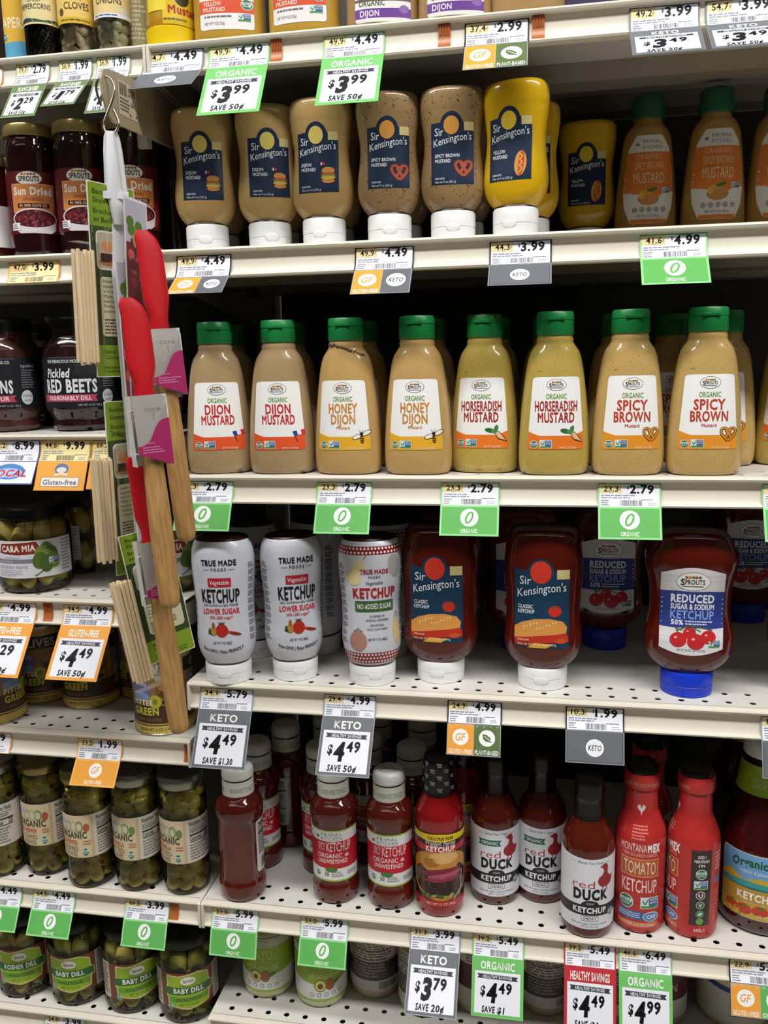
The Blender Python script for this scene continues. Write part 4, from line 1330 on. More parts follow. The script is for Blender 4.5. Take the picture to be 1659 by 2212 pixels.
# bottle with a burger picture and a black seal
P_WD = Prof([(0, 26), (2, 28.6), (7, 30), (14, 30.2), (124, 30.2), (132, 29.4), (142, 25.5), (150, 21), (157, 18.6), (196, 17.4), (200, 16.8)])
A = Art()
A.rect(-52, 16, 52, 114, '#2a1712', 0)
A.rect(-52, 16, 52, 24, '#b3242a', 1).text('NET WT 12 OZ (340g)', 0, 18, 3.2, '#f0d8c8', 2, w=38)
A.ell(0, 58, 46, 34, '#c8892e', 1).ell(0, 52, 40, 24, '#3a2018', 2)
A.ell(-2, 76, 27, 15, '#c98a3a', 3).ell(4, 82, 19, 8, '#e0b070', 4).ell(-12, 75, 10, 6, '#b06e2a', 4)
A.ell(0, 62, 27, 5, '#7c2030', 5, rot=.12).ell(6, 58, 23, 3.5, '#b0566a', 6, rot=.14).ell(2, 53, 25, 3.4, '#8c2a40', 6, rot=.1)
A.ell(0, 40, 24, 10, '#2c1a18', 5)
R = random.Random(5)
for k in range(46):
    A.ell(R.uniform(-22, 22), R.uniform(31, 49), R.uniform(.8, 2), R.uniform(.7, 1.4), R.choice(('#4a2a2a', '#5c3434', '#1e1212', '#3f5a2a')), 6.5, 7)
for k in range(20):
    A.ell(-24 + k * 2.5, 30 + R.uniform(-2, 2), 2.6, 1.8, R.choice(('#4f6b2c', '#6a8538', '#3b4f20', '#c0a05a')), 7, 8)
A.path([(30, 60), (28, 36), (16, 24)], 1.2, '#d8d0c8', 7)
A.poly([(-52, 90), (52, 90), (52, 98), (-52, 98)], '#c0242c', 8).text('KETCHUP', 0, 90.6, 6.6, '#f6ece8', 9, w=37, wt=.06)
A.rect(-52, 98, 52, 104, '#1c1210', 8).text('Walden Farms', 0, 98.6, 6.5, '#f4efe8', 10, w=38, sh=.3)
A.poly([(-52, 103), (-30, 104.5), (0, 103.4), (30, 104.5), (52, 103), (52, 114), (30, 112), (0, 114), (-30, 112), (-52, 114)], '#e4c21e', 9).text('CALORIE FREE', 0, 106.2, 3.8, '#2a2010', 10, w=32, wt=.03)
S = Art()
for r_ in range(5):
    for k in range(-3, 4):
        S.text('Shake', k * 18 + (r_ % 2) * 9, 163 + r_ * 8 + 3.2, 2.1, '#b9bcc0', 1, w=6.5, wt=.02).text('Well', k * 18 + (r_ % 2) * 9, 163 + r_ * 8 + .3, 2.1, '#b9bcc0', 1, w=5, wt=.02)
P_SEAL = Prof([(157, 20.4), (160, 20.0), (182, 19.4), (200, 18.6), (203, 17.6), (204.5, 14)])
WD = [('body', P_WD.mesh('body', mat('bright_ketchup_in_glass', '#8c1216', .1, var=.1, coat=.6), 44)), ('label', A.mesh('label', FILM, P_WD.wrap(30.2), 5)), ('black_seal', P_SEAL.mesh('black_seal', BLACK, 40)), ('black_seal>seal_print', S.mesh('seal_print', FILM, P_SEAL.wrap(19.5), 5))]
put(WD, 'burger_label_ketchup_bottle', on_deck('S5', 951, 1981, .027), 'ketchup bottle with a burger picture and a black neck seal in front', rz=.17)
put(WD, 'burger_label_ketchup_bottle', on_deck('S5', 998, 1905, .027), 'shaded ketchup bottle with a black neck seal behind the burger-label one', rz=.05)

# duck bottles
P_DK = Prof([(0, 27), (2, 29.6), (7, 31), (12, 31.2), (108, 31.2), (116, 30.4), (126, 27), (136, 21.5), (144, 17.5), (150, 15.5), (188, 15)])
P_DKC = Prof([(141, 18.6), (143, 17.6), (168, 16.6), (169, 17.4), (190, 17.0), (194, 16), (195, 12)])
DKC = P_DKC.mesh('cap_seal', BLACK, 36)


def duck(A, x, y, s=1.0):
    c = '#9c2a2a'
    A.poly([(x + s * px, y + s * py) for px, py in ((-7.5, 3), (-6, 7), (-2, 10), (-.5, 14), (-2, 17.5), (-5.5, 18.6), (-2.5, 20.5), (0, 22), (3, 21), (4.4, 17.5), (3.6, 12), (5.2, 9), (8, 6.5), (9.5, 9), (10.5, 4), (8.5, -1), (3, -4), (-3, -3.4), (-6.4, -.5))], c, 4)
    A.path([(x - 1.5 * s, y - 3 * s), (x - 2 * s, y - 7 * s), (x - 4.5 * s, y - 7.4 * s)], .9 * s, c, 4).path([(x + 3 * s, y - 3 * s), (x + 3 * s, y - 7 * s), (x + .5 * s, y - 7.4 * s)], .9 * s, c, 4)


def duck_label(kind):
    A = Art()
    Dk = '#1a1a20'
    A.poly([(-70, 14), (70, 14), (70, 108), (48, 110), (33, 106), (0, 104), (-33, 106), (-48, 110), (-70, 108)], '#e4e4ea', 0)
    A.text('Gluten Free + Vegan' if kind != 'SMOKY' else 'Elevate Your Food', 0, 98, 3.6, '#6a6a74', 1, w=30, sh=.2).path([(-24, 99), (-18, 99)], .4, '#6a6a74', 1).path([(18, 99), (24, 99)], .4, '#6a6a74', 1)
    if kind != 'SMOKY':
        A.poly([(-24, 83), (6, 83), (3.5, 87), (6, 91), (-24, 91), (-21.5, 87)], '#2c6a58', 1).text('ORGANIC', -9, 85, 4.2, '#e9f0ea', 2, w=21, wt=.03)
    duck(A, 17, 73, 1.15)
    A.text('red', -8, 67, 9.5, '#b0302c', 2, w=26, wt=-.01).text('DUCK', 1, 52.5, 12.5, Dk, 3, w=42, wt=.07)
    A.poly([(-70, 30), (0, 32), (70, 30), (70, 43.5), (14, 45.2), (-14, 45.2), (-70, 43.5)], '#26262c', 1).ell(0, 45, 10.5, 6.4, '#26262c', 2).text('ORGANIC', 0, 46, 2.4, '#c9c9cf', 3, w=9)
    A.text('KETCHUP', 0, 35, 7, '#f0f0f4', 3, w=40, wt=.05)
    A.rect(-10, 24.5, 10, 31, '#2a2a30', 3).rect(-9.5, 25, 9.5, 30.5, '#e9e9ee', 4).text(kind, 0, 26.2, 3.4, '#2a2a30', 5, w=16)
    A.text('Made with organic California tomatoes', 0, 19.8, 2.6, '#5a5a64', 1, w=44, sh=.2).text('NET WT 14OZ (397g)', 0, 16, 2.2, '#5a5a64', 1, w=20)
    mk_usda(A, 28, 33, 5, 3)
    return A.mesh('label', PAPER, P_DK.wrap(31.2), 5)


DKB = P_DK.mesh('body', mat('brown_ketchup_in_glass', '#54190c', .1, var=.15, coat=.6), 44)
DO = [('body', DKB), ('label', duck_label('ORIGINAL')), ('cap_seal', DKC)]
DS = [('body', DKB), ('label', duck_label('SMOKY')), ('cap_seal', DKC)]
put(DO, 'duck_logo_ketchup_bottle', on_deck('S5', 1069, 1955, .028), 'ketchup bottle with a red duck and a green ribbon, left of the pair', rz=.12, group='duck-logo ketchup bottles')
put(DO, 'duck_logo_ketchup_bottle', on_deck('S5', 1169, 1951, .028), 'ketchup bottle with a red duck and a green ribbon, right of the pair', rz=-.05, group='duck-logo ketchup bottles')
put(DS, 'duck_logo_ketchup_bottle', on_deck('S5', 1266, 2026, .028), 'ketchup bottle with a red duck standing forward at the shelf edge, no ribbon', rz=.06, group='duck-logo ketchup bottles')

# red sleeved bottles
P_MX = Prof([(0, 25), (2, 28), (7, 29.8), (12, 30), (112, 30), (124, 29), (140, 23.5), (152, 19.2), (158, 18.6), (180, 18.3), (180.6, 20.6), (184, 21.2), (196, 21), (199, 20)])
REDM = mat('red_shrink_sleeve', '#b8302e', .34, var=.05)
A = Art()
A.rect(-92, 6, 92, 179, '#b8302e', 0)
A.text('MONTANA', -8, 108, 9.5, '#f0dcd6', 1, w=31).text('MEX', 16.5, 108, 9.5, '#f4ece8', 1, w=16, wt=.08)
A.text('CHEF EDUARDO GARCIA', 0, 102, 4, '#eeb9b0', 1, w=41)
A.rect(-23, 76, 23, 99, '#d9a070', 1).rect(-21.8, 77.2, 21.8, 97.8, '#b8582e', 2).text('TOMATO', 0, 79.5, 16, '#eddcc4', 3, w=38)
A.text('KETCHUP', 0, 56, 16, '#f0d8d2', 1, w=42, wt=.01)
mk_usda(A, -15, 42, 9, 1)
mk_nongmo(A, 2, 35, 22, 1)
A.rect(-26, 20, 6, 31, '#4a5f9c', 1).fine(-24, 22, 4, 29.5, '#c9d4ea', 2, 3, 3).ell(15, 24.5, 10, 6.5, '#dfe6ee', 2).ell(15, 24.5, 9, 5.6, '#5a86b8', 3).text('CAF', 15, 22.4, 4.4, '#eef2f6', 4, w=11, wt=.03)
A.rect(-26, 10.5, 24, 17, '#c97a54', 1).text('NET WT 12.5 OZ (355g)', -1, 12.2, 3.2, '#f0d8c8', 2, w=40)
A.poly([(-8, 160), (-3, 163), (0, 158), (3, 163), (8, 160), (5, 156), (1.5, 154), (0, 149), (-1.5, 154), (-5, 156)], '#efd9d4', 1)
A.fine(-11, 122, 11, 140, '#e08a80', 1, 5, 3)
A.text('BRING THE DELICIOUSNESS', 0, 186, 4, '#c9917c', 1, w=60)
# dark panel on the side
A.rect(38, 20, 62, 116, '#3a2a2a', 1)
A.text('DID I', 50, 106, 3.6, '#ece6e2', 2, w=9, wt=.03).text('MENTION', 50, 100.5, 3.6, '#ece6e2', 2, w=17, wt=.03).text("I'M", 50, 95, 3.6, '#ece6e2', 2, w=7, wt=.03)
mk_usda(A, 50, 86, 6.5, 2)
mk_nongmo(A, 42, 66.5, 16, 2)
A.ell(50, 59, 5.4, 5.4, '#e8e4e0', 2).ell(50, 59, 4.6, 4.6, '#3a2a2a', 3).text('U', 50, 56.3, 5.4, '#e8e4e0', 4, w=4.6, wt=.04)
A.ell(50, 46.5, 5, 5, '#b9c9b0', 2).ell(50, 46.5, 4.3, 4.3, '#4a6a50', 3).text('V', 50, 44.2, 4.6, '#e4ece0', 4, w=4.2, wt=.03)
A.ell(50, 35, 5, 5, '#4f8a5c', 2).ell(50, 35, 3, 1.6, '#d4e4d0', 3, rot=.6).ell(50, 25.5, 4.4, 4.4, '#6aa04f', 2).text('H2L1', 50, 12, 3.6, '#f0d8d2', 2, w=12, wt=.03)
A.fine(68, 88, 82, 112, '#e7a49c', 1, 5, 3).rect(68, 72, 80, 80, '#4a6aa8', 1).fine(68, 24, 82, 64, '#d67a72', 1, 9, 3)
MX = [('body', P_MX.mesh('body', REDM, 44)), ('print', A.mesh('print', FILM, P_MX.wrap(30), 5)), ('cap', Prof([(198, 18.5), (206, 18.3), (208, 17.4), (208.6, 14)], True).mesh('cap', BLACK, 36))]
put(MX, 'red_sleeved_ketchup_bottle', on_deck('S5', 1376, 2016, .027), 'red-sleeved tomato ketchup bottle with its front facing out', rz=-.10, group='red-sleeved ketchup bottles')
put(MX, 'red_sleeved_ketchup_bottle', on_deck('S5', 1489, 2027, .027), 'red-sleeved ketchup bottle turned to show a dark side panel', rz=-1.5, group='red-sleeved ketchup bottles')
put(MX, 'red_sleeved_ketchup_bottle', on_deck('S5', 1392, 1944, .027), 'shaded red-sleeved bottle behind the front-facing red one', rz=.3, group='red-sleeved ketchup bottles')
# big bottle with a lime collar
P_OV = Prof([(0, 44), (3, 48), (10, 50.5), (20, 51), (96, 51), (108, 50), (122, 45.5), (140, 38), (160, 31.5), (178, 27.5), (200, 25.5), (214, 25)])
A = Art()
A.rect(-44, 22, 44, 104, '#d8d0b0', 0, 4).rect(-43, 23, 43, 103, '#6fa3d0', 1, 4)
A.poly([(-43, 72), (-30, 78), (-14, 70), (4, 76), (22, 72), (43, 79), (43, 23), (-43, 23)], '#c8a83c', 2).poly([(-43, 66), (-10, 70), (43, 66), (43, 60), (-43, 60)], '#3f9a9a', 3)
A.poly([(-43, 60), (0, 63), (43, 60), (43, 40), (-43, 40)], '#b9923a', 3)
A.text('Organicville', 2, 86, 10, '#1f5a34', 4, w=62, wt=.04, warp=lambda x: -.005 * x * x + 3).text('organic & gluten free', 2, 80, 4, '#e8f0f4', 4, w=42, sh=.2)
A.text('KETCHUP', 4, 46, 9, '#f4ecd8', 5, w=50, wt=.06).text('sweetened with agave', 4, 41, 3, '#ead9a8', 5, w=36)
for cx, cy, r in ((-28, 34, 8), (-12, 33, 9), (6, 34, 9), (24, 34, 9), (38, 33, 8)):
    A.ell(cx, cy, r, r * .72, '#c8402c', 6).ell(cx + 1, cy + 4, 4, 1.6, '#5a7a34', 7)
R = random.Random(8)
for k in range(30):
    A.ell(R.uniform(-43, -16), R.uniform(24, 34), 1.3, 1.1, R.choice(('#e8cf3a', '#d8b82c', '#7a9a3a')), 8, 7)
A.text('NET WT 24 OZ (680g)', 18, 26, 3, '#f4ead8', 8, w=32)
LIME = mat('lime_paper_collar', '#a3c832', .4, var=.04)
C = Art()
for k in (-1, 0, 1):
    C.text('SWEETENED WITH', k * 66 + 0, 187, 3.4, '#d5e69a', 1, w=30).text('AGAVE', k * 66, 179, 6, '#d5e69a', 1, w=24, wt=.03).ell(k * 66, 196, 4, 2.6, '#cfe08c', 1)
P_COL = Prof([(170, 34.5), (174, 33.5), (205, 29)])
OV = [('body', P_OV.mesh('body', mat('ketchup_in_large_glass', '#3f0f0a', .1, coat=.6), 48)), ('label', A.mesh('label', PAPER, P_OV.wrap(51), 6)), ('collar', P_COL.mesh('collar', LIME, 44, caps=False)), ('collar>collar_print', C.mesh('collar_print', PAPER, P_COL.wrap(32), 5)),
      ('dark_neck', Prof([(203, 28), (212, 27), (214, 26)], True).mesh('dark_neck', mat('dark_brown_neck', '#2a140e', .2), 40)), ('cap', Prof([(213, 27.4), (214, 28), (232, 27.6), (235, 26)], True).mesh('cap', WHITE_CAP, 40))]
put(OV, 'large_ketchup_bottle', on_deck('S5', 1636, 2019, .045), 'large ketchup bottle with a lime collar and landscape label at the right edge', rz=-.35, group='large lime-collared ketchup bottles')
put(OV, 'large_ketchup_bottle', on_deck('S5', 1606, 1868, .045), 'shaded lime-collared bottle behind the large ketchup bottle', rz=.3, group='large lime-collared ketchup bottles')

# ------------------------------------------------------------------ S6: jars of mayonnaise
P_MY = Prof([(0, 29), (2, 32.5), (7, 34.6), (12, 35), (88, 35), (95, 33.5), (100, 31)])
CREAM = mat('mayonnaise_in_glass', '#d6cfa6', .18, var=.04, coat=.5)
A = Art()
A.rect(-62, 12, 62, 92, '#9cc24a', 0).rect(-62, 15.5, 62, 92, '#e8e8e4', 1)
A.poly([(-62, 92), (62, 92), (62, 46), (40, 41), (20, 38), (0, 37), (-20, 38), (-40, 41), (-62, 46)], '#98b52e', 2)
A.rect(-62, 79, 62, 92, '#c9c6b4', 3).text('PRIMAL', -3, 86, 4.6, '#8a8a80', 4, w=28).text('KITCHEN', -3, 80, 4.6, '#8a8a80', 4, w=28)
A.text('MAYO', 0, 61, 14, '#c4d478', 4, w=32).text('REAL MAYONNAISE', 0, 54.5, 3.4, '#c4d478', 4, w=36).text('AVOCADO OIL', 0, 46, 6, '#d8e2a0', 4, w=46, wt=.02)
A.ell(-8, 36, 8, 9, '#5c7a2c', 5).ell(-8, 36, 6.8, 7.8, '#d8d878', 6).ell(-8, 35, 3.6, 4, '#7c4a24', 7).ell(5, 36, 6.5, 8, '#a8623a', 6).ell(14, 38, 6, 2, '#4f7a2c', 6, rot=.4)
for k in range(5):
    A.ell(-20 + k * 10, 22, 2.8, 2.8, '#6a6a6a', 4).ell(-20 + k * 10, 22, 2.1, 2.1, '#e8e8e4', 5)
MY = [('body', P_MY.mesh('body', CREAM, 44)), ('label', A.mesh('label', PAPER, P_MY.wrap(35), 5)), ('lid', Prof([(97, 33), (98, 34), (111, 33.6), (114, 32), (114.6, 28)], True).mesh('lid', mat('olive_metal_lid', '#6f7448', .35, metal=.4), 40))]
A = Art()
A.rect(-100, 14, 100, 92, '#cfc8be', 0).rect(-100, 46, 100, 58, '#3f362e', 1)
A.fine(-34, 60, 34, 90, '#5c564e', 2, 8, 4).rect(-36, 59.5, 36, 60.5, '#4a443c', 2).rect(-36, 74, 36, 75, '#4a443c', 2).rect(-100, 30, 100, 46, '#4d443a', 1).fine(-30, 34, 20, 56, '#8f877c', 2, 5, 8).bars(8, 17, 34, 28, '#2c2824', 2, 3)
MB2 = [('body', P_MY.mesh('body', mat('tan_spread_in_glass', '#b79f7e', .2, coat=.4), 44)), ('label', A.mesh('label', PAPER, P_MY.wrap(35), 5)), ('lid', Prof([(97, 33), (98, 34), (111, 33.6), (114, 32), (114.6, 28)], True).mesh('lid', mat('brown_metal_lid', '#4a3a30', .35, metal=.4), 40))]
A = Art()
A.rect(-100, 14, 100, 92, '#d6cdc0', 0).rect(-100, 40, 100, 76, '#5c1f2e', 1).fine(-30, 78, 30, 90, '#6a6058', 2, 3, 3).text('VEGAN', 0, 52, 11, '#e4d6c8', 2, w=36)
MB3 = MB2[:1] + [('label', A.mesh('label', PAPER, P_MY.wrap(35), 5)), MB2[2]]
put(MY, 'mayonnaise_jar', on_deck('S6', 584, 2156, .032), 'mayonnaise jar with a lime green label, left of the two, set back', 'jar', .05, 'lime-labelled mayonnaise jars')
put(MY, 'mayonnaise_jar', on_deck('S6', 697, 2177, .032), 'mayonnaise jar with a lime green label, right of the two', 'jar', .45, 'lime-labelled mayonnaise jars')
for pr, x, y, rz, lb in ((MB2, 813, 2158, .1, 'jar turned to its brown nutrition panel beside the lime mayonnaise'), (MB2, 918, 2199, -.3, 'jar hidden behind the grey $3.79 sale tag'), (MB3, 1036, 2194, .4, 'jar with a maroon band left of the green $4.49 tag'),
                         (MB3, 1085, 2118, .0, 'jar with a maroon band behind the green $4.49 tag'), (MB2, 1176, 2196, .2, 'jar with a grey nutrition panel right of the green $4.49 tag'), (MB2, 1300, 2212, .5, 'jar behind the red sale tag'),
                         (MB3, 1420, 2216, .0, 'jar behind the green $4.99 sale tag')):
    put(pr, 'spread_jar', on_deck('S6', x, y, .032), lb, 'jar', rz, 'jars on the bottom right shelf')
P_BM = Prof([(0, 38), (3, 43), (10, 46), (70, 46), (88, 45), (100, 40), (108, 36), (112, 36)])
A = Art()
A.rect(-130, 12, 130, 62, '#d9d6c8', 0).poly([(-130, 62), (-60, 66), (0, 60), (60, 66), (130, 62), (130, 57), (60, 60), (0, 53), (-60, 60), (-130, 57)], '#2a3f96', 1)
put([('body', P_BM.mesh('body', CREAM, 44)), ('label', A.mesh('label', PAPER, P_BM.wrap(46), 6)), ('lid', Prof([(108, 38), (109, 39), (122, 38.6), (124, 36)], True).mesh('lid', mat('navy_metal_lid', '#202a58', .35), 40))],
    'large_mayonnaise_jar', on_deck('S6', 1578, 2222, .04), 'large pale jar with a blue swoosh at the bottom right', 'jar')

# ------------------------------------------------------------------ left unit: olive jars
GLASS = glass('clear_jar_glass', '#f8f9f2')
BRINE = glass('olive_brine_glass', '#fbfaee')
P_OJ = Prof([(0, 25), (2, 28), (7, 30.2), (14, 30.8), (126, 30.8), (134, 30), (140, 28), (146, 27.4), (152, 27.4)])
JBODY = P_OJ.mesh('glass', BRINE, 40)
OLV = mat('green_olive', '#d6cb6c', .3, var=.2, scale=30, coat=.3)
HOLE = mat('olive_hollow', '#2c2812', .6)
PIM = mat('red_pimento', '#a83c1c', .4)


def olive(plug):
    b = MB().ball((0, 0, 0), .0098, 12, 9, (1, 1, 1.16))
    me = b.mesh('olive', OLV, True)
    me.materials.append(plug)
    for p in me.polygons:
        if p.center.z > .0104:
            p.material_index = 1
    return me


OL_H, OL_P = olive(HOLE), olive(PIM)


def olive_jar(kind, seed):
    R = random.Random(seed)
    parts = [('glass', JBODY)]
    for z in (12, 27, 42, 106, 121, 135):
        off = R.uniform(0, 1)
        for k in range(6):
            a = 2 * math.pi * (k + off) / 6
            rr = .0185 + R.uniform(-.001, .0005)
            parts.append(('olive', OL_H if kind != 'pepper' else OL_P, (rr * math.cos(a), rr * math.sin(a), z / 1000 + R.uniform(-.002, .002)), (R.uniform(-1.4, 1.4), R.uniform(-1.4, 1.4), R.uniform(0, 6))))
    A = Art()
    A.rect(-86, 52, 92, 93, '#d3cec2', 0)
    A.rect(-86, 52, 16, 92, '#c9b288', 1)
    A.rect(-46, 52.5, 12, 92.5, '#d8c49c', 1.5)
    for cx, c in ((-18, '#a9a884'), (-10, '#b9b890'), (-2, '#8f9a6c')):
        A.ell(cx, 82, 5.6, 6, c, 2).ell(cx, 82, 3, 3.4, '#d0cca8', 3)
    A.ell(7, 81, 4, 4, '#b25a3c' if kind == 'pepper' else '#6f8a4c', 3)
    A.ell(-30, 86, 9, 5, '#e6e6ec', 2).ell(-30, 86, 7.5, 4, '#aeb6d0', 3)
    A.text('ORGANIC', -14, 71, 6, '#4a4434', 3, w=42, wt=.05)
    A.text('RED PEPPER' if kind == 'pepper' else 'MANZANILLA', -20, 64.5, 4.4, '#c24a2a', 3, w=30, wt=.03)
    A.text('STUFFED' if kind == 'pepper' else 'PITTED', -17, 58.5, 4.2, '#6a6450', 3, w=24, wt=.02).text('OLIVES', -17, 53.5, 3.8, '#6a6450', 3, w=20, wt=.02)
    mk_usda(A, 4, 57.5, 4.2, 3)
    A.fine(2, 64, 12, 69, '#b0704a', 3, 2, 3)
    A.text('Nutrition Facts', 34, 87, 4, '#2c2a26', 2, w=28, wt=.03).path([(20, 85), (50, 85)], .4, '#3a3834', 2).fine(20, 80, 50, 84, '#6a6860', 2, 2, seed).rect(20, 77.5, 50, 79, '#2c2a26', 2)
    A.text('Calories', 28, 73, 3.8, '#2c2a26', 2, w=16, wt=.03).text('20' if kind == 'pepper' else '25', 46, 73, 4.4, '#2c2a26', 2, w=6, wt=.04).rect(20, 71.4, 50, 72.2, '#2c2a26', 2).fine(20, 54, 48, 70, '#7a786e', 2, 6, seed + 3)
    A.t = [t * np.array([1, 1.46]) + np.array([0, 47 - 52 * 1.46]) for t in A.t]
    parts.append(('label', A.mesh('label', PAPER, P_OJ.wrap(30.8), 5)))
    parts.append(('lid', Prof([(148, 30), (149, 30.8), (158, 30.6), (162, 29.8), (163.6, 27.6), (162.8, 25.5), (162.4, 4)], True).mesh('lid', mat('gold_lid' if kind == 'pepper' else 'steel_lid', '#8a7d4e' if kind == 'pepper' else '#8f9082', .25, metal=.9), 40)))
    return parts


for kd, x, y, rz, lb in (('plain', 10, 1894, -.35, 'olive jar turned to its nutrition panel, cut by the left edge'), ('pepper', 113, 1890, .30, 'red pepper stuffed olive jar set back, left of the two gold-lidded'),
                         ('pepper', 203, 1918, .22, 'red pepper stuffed olive jar standing forward under the orange tag'), ('plain', 307, 1925, .04, 'pitted green olive jar, left of the two silver-lidded'), ('plain', 408, 1934, -.02, 'pitted green olive jar at the right end of its shelf')):
    put(olive_jar(kd, int(x)), 'olive_jar', on_deck('L6', x, y, .028), lb, 'jar', rz, 'olive jars')

# pickle jars
P_PJ = Prof([(0, 34), (3, 38), (9, 40.6), (16, 41), (82, 41), (92, 40), (100, 36), (106, 32), (116, 31.5)])
PJB = P_PJ.mesh('glass', GLASS, 44)
PKM = mat('dill_pickle_skin', '#a2a04e', .35, var=.3, scale=60, bump=.4, coat=.3)
PKM2 = mat('pale_pickle_skin', '#c9b866', .35, var=.25, scale=60, bump=.4, coat=.3)


def pickle_jar(kind, seed):
    R = random.Random(seed)
    parts = [('glass', PJB)]
    shape = [('spear' if kind == 'KOSHER' else 'pickle')]
    pm = MB().ball((0, 0, 0), .0125, 12, 10, (1, 1, 2.7 if kind == 'KOSHER' else 1.9)).mesh('pickle', PKM2 if kind == 'KOSHER' else PKM, True)
    pm2 = MB().ball((0, 0, 0), .0125, 12, 10, (1, 1, 1.7)).mesh('pickle', PKM2, True)
    for zi, z in enumerate((30, 76) if kind == 'KOSHER' else (24, 52, 82)):
        for k in range(7 if zi < 2 else 6):
            a = 2 * math.pi * (k + zi * .5) / (7 if zi < 2 else 6)
            rr = .0268 if zi < 2 else .024
            parts.append(('pickle', pm if R.random() < .65 else pm2, (rr * math.cos(a), rr * math.sin(a), z / 1000 + R.uniform(-.002, .002)), (R.uniform(-.15, .15), R.uniform(-.15, .15), R.uniform(0, 6))))
    A = Art()
    A.rect(-58, 22, 56, 66, '#74412c', 0)
    A.rect(-58, 22, -42, 66, '#cbbfb4', 1).fine(-56, 26, -44, 64, '#6c645e', 2, 10, seed)
    A.rect(38, 22, 56, 66, '#b5aca4', 1).fine(40, 25, 55, 64, '#57514c', 2, 13, seed)
    poly_round(A, [(-30, 26), (0, 21.5), (30, 26), (31, 38), (36, 39), (36, 49), (31, 50), (30, 61), (14, 66), (-14, 63), (-31, 64), (-31, 50), (-34, 49), (-34, 39), (-31, 38)], '#d5cc94', 2, 2)
    poly_round(A, [(-28.6, 27.2), (0, 23), (28.6, 27.2), (29.4, 39), (29.4, 49), (28.6, 60), (14, 64.4), (-14, 61.6), (-29.4, 62.4), (-29.4, 49), (-29.4, 39)], '#93b22c', 3, 2)
    A.poly([(-34, 40), (35, 40), (35, 49), (-34, 49)], '#2f6b34', 4)
    A.rect(-28, 31, 28, 37, '#6a9a30', 4)
    A.ell(0, 56.5, 10.5, 5.2, '#e6e4d4', 4).text('Sprouts', 0, 55, 3.6, '#4a4a40', 5, w=14, wt=.02)
    A.text('KOSHER DILL' if kind == 'KOSHER' else 'BABY DILL', 0, 42, 5.6, '#efeede', 5, w=46 if kind == 'KOSHER' else 42, wt=.04)
    A.text('ORGANIC', 0, 50, 2.6, '#5a7a20', 5, w=24).text('WHOLE PICKLES', 0, 32.4, 3.2, '#35501c', 5, w=36, wt=.02).text('NET WT 24 OZ', 0, 26.6, 2.8, '#4f7020', 5, w=26)
    mk_usda(A, -27, 26, 4, 6)
    A.t = [t * np.array([.95, 1.22]) + np.array([0, 25 - 22 * 1.22]) for t in A.t]
    parts.append(('label', A.mesh('label', PAPER, P_PJ.wrap(41), 5)))
    parts.append(('lid', Prof([(108, 34.6), (109, 35.6), (113, 35.6), (121, 34.6), (123.4, 32.6), (122.8, 30), (122.4, 4)], True).mesh('lid', mat('dark_green_metal_lid', '#23261c', .28, metal=.5), 40)))
    g = MB()
    for k in range(40):
        a, rr = R.uniform(0, 6.28), R.uniform(.024, .037)
        g.ball((rr * math.cos(a), rr * math.sin(a), R.uniform(.004, .011)), R.uniform(.0011, .0022), 6, 4)
    parts.append(('garlic_bits', g.mesh('garlic_bits', mat('minced_garlic', '#cfc7a0', .5)), None, None, 'stuff'))
    return parts


for kd, x, y, rz, lb in (('BABY', -52, 2130, -.95, 'pickle jar cut by the left edge, white side panel showing'), ('KOSHER', 67, 2153, .38, 'kosher dill pickle jar with a yellow-green shield label'), ('BABY', 181, 2171, .2, 'baby dill pickle jar beside the kosher dill jar'),
                         ('BABY', 296, 2189, .62, 'baby dill pickle jar below the green $3.99 tag'), ('BABY', 414, 2211, .42, 'baby dill pickle jar at the right end of its shelf')):
    put(pickle_jar(kd, int(abs(x))), 'pickle_jar', on_deck('L7', x, y, .038), lb, 'jar', rz, 'dill pickle jars')

# olive cans
P_CAN = Prof([(0, 37.4), (.6, 38.4), (2.6, 38.4), (3.2, 37.8), (108, 37.8), (108.6, 38.4), (110.6, 38.4), (111.4, 37.6), (110.8, 36.4), (109, 35.8)], True)
A = Art()
A.rect(-118, 3.2, 118, 107, '#b08f52', 0)
A.rect(-118, 3.4, 118, 14, '#d8c05e', 1).text('DRAIN WT. 6 OZ (170g)', 0, 6.6, 4, '#4a3a18', 2, w=44, wt=.02)
A.rect(-118, 13.6, 118, 14.6, '#3c1f14', 2).rect(-118, 15.6, 118, 16.4, '#d2b878', 2)
A.rect(-118, 17, 118, 40, '#4a3422', 1)
for k in (-78, 0, 78):
    A.poly([(k - 37, 98), (k + 37, 98), (k + 37, 80), (k - 37, 80)], '#1c1a1c', 2).text('OLIVES', k, 83, 11, '#a89a86', 3, w=50, wt=.05)
    A.rect(k - 37, 40, k + 37, 80, '#8c6a40', 1)
    A.ell(k + 18, 60, 15, 13, '#7a5428', 2).ell(k + 18, 66, 12, 7, '#a07a3c', 3).ell(k + 18, 55, 11, 6, '#5e3f1c', 4).ell(k + 20, 47, 15, 8, '#9a7434', 3).ell(k + 20, 45, 10, 4, '#4a2f14', 4)
    A.ell(k - 18, 62, 14, 13, '#6f6fa8', 2).ell(k - 18, 52, 13, 6, '#86a4cc', 3).ell(k + 2, 46, 8, 9, '#b9b23c', 5).ell(k + 2, 46, 3, 4, '#7c8a2a', 6)
    A.text('Made', k - 17, 66, 6, '#e4e6f2', 4, w=18, sh=.3)
    A.text('PITTED', k - 14, 41, 6.5, '#e9e2cc', 5, w=32, wt=.05).text('GREEN', k - 12, 28.5, 9, '#cfc64a', 5, w=36, wt=.06).text('RIPE OLIVES', k - 8, 20, 4, '#9a8256', 5, w=34)
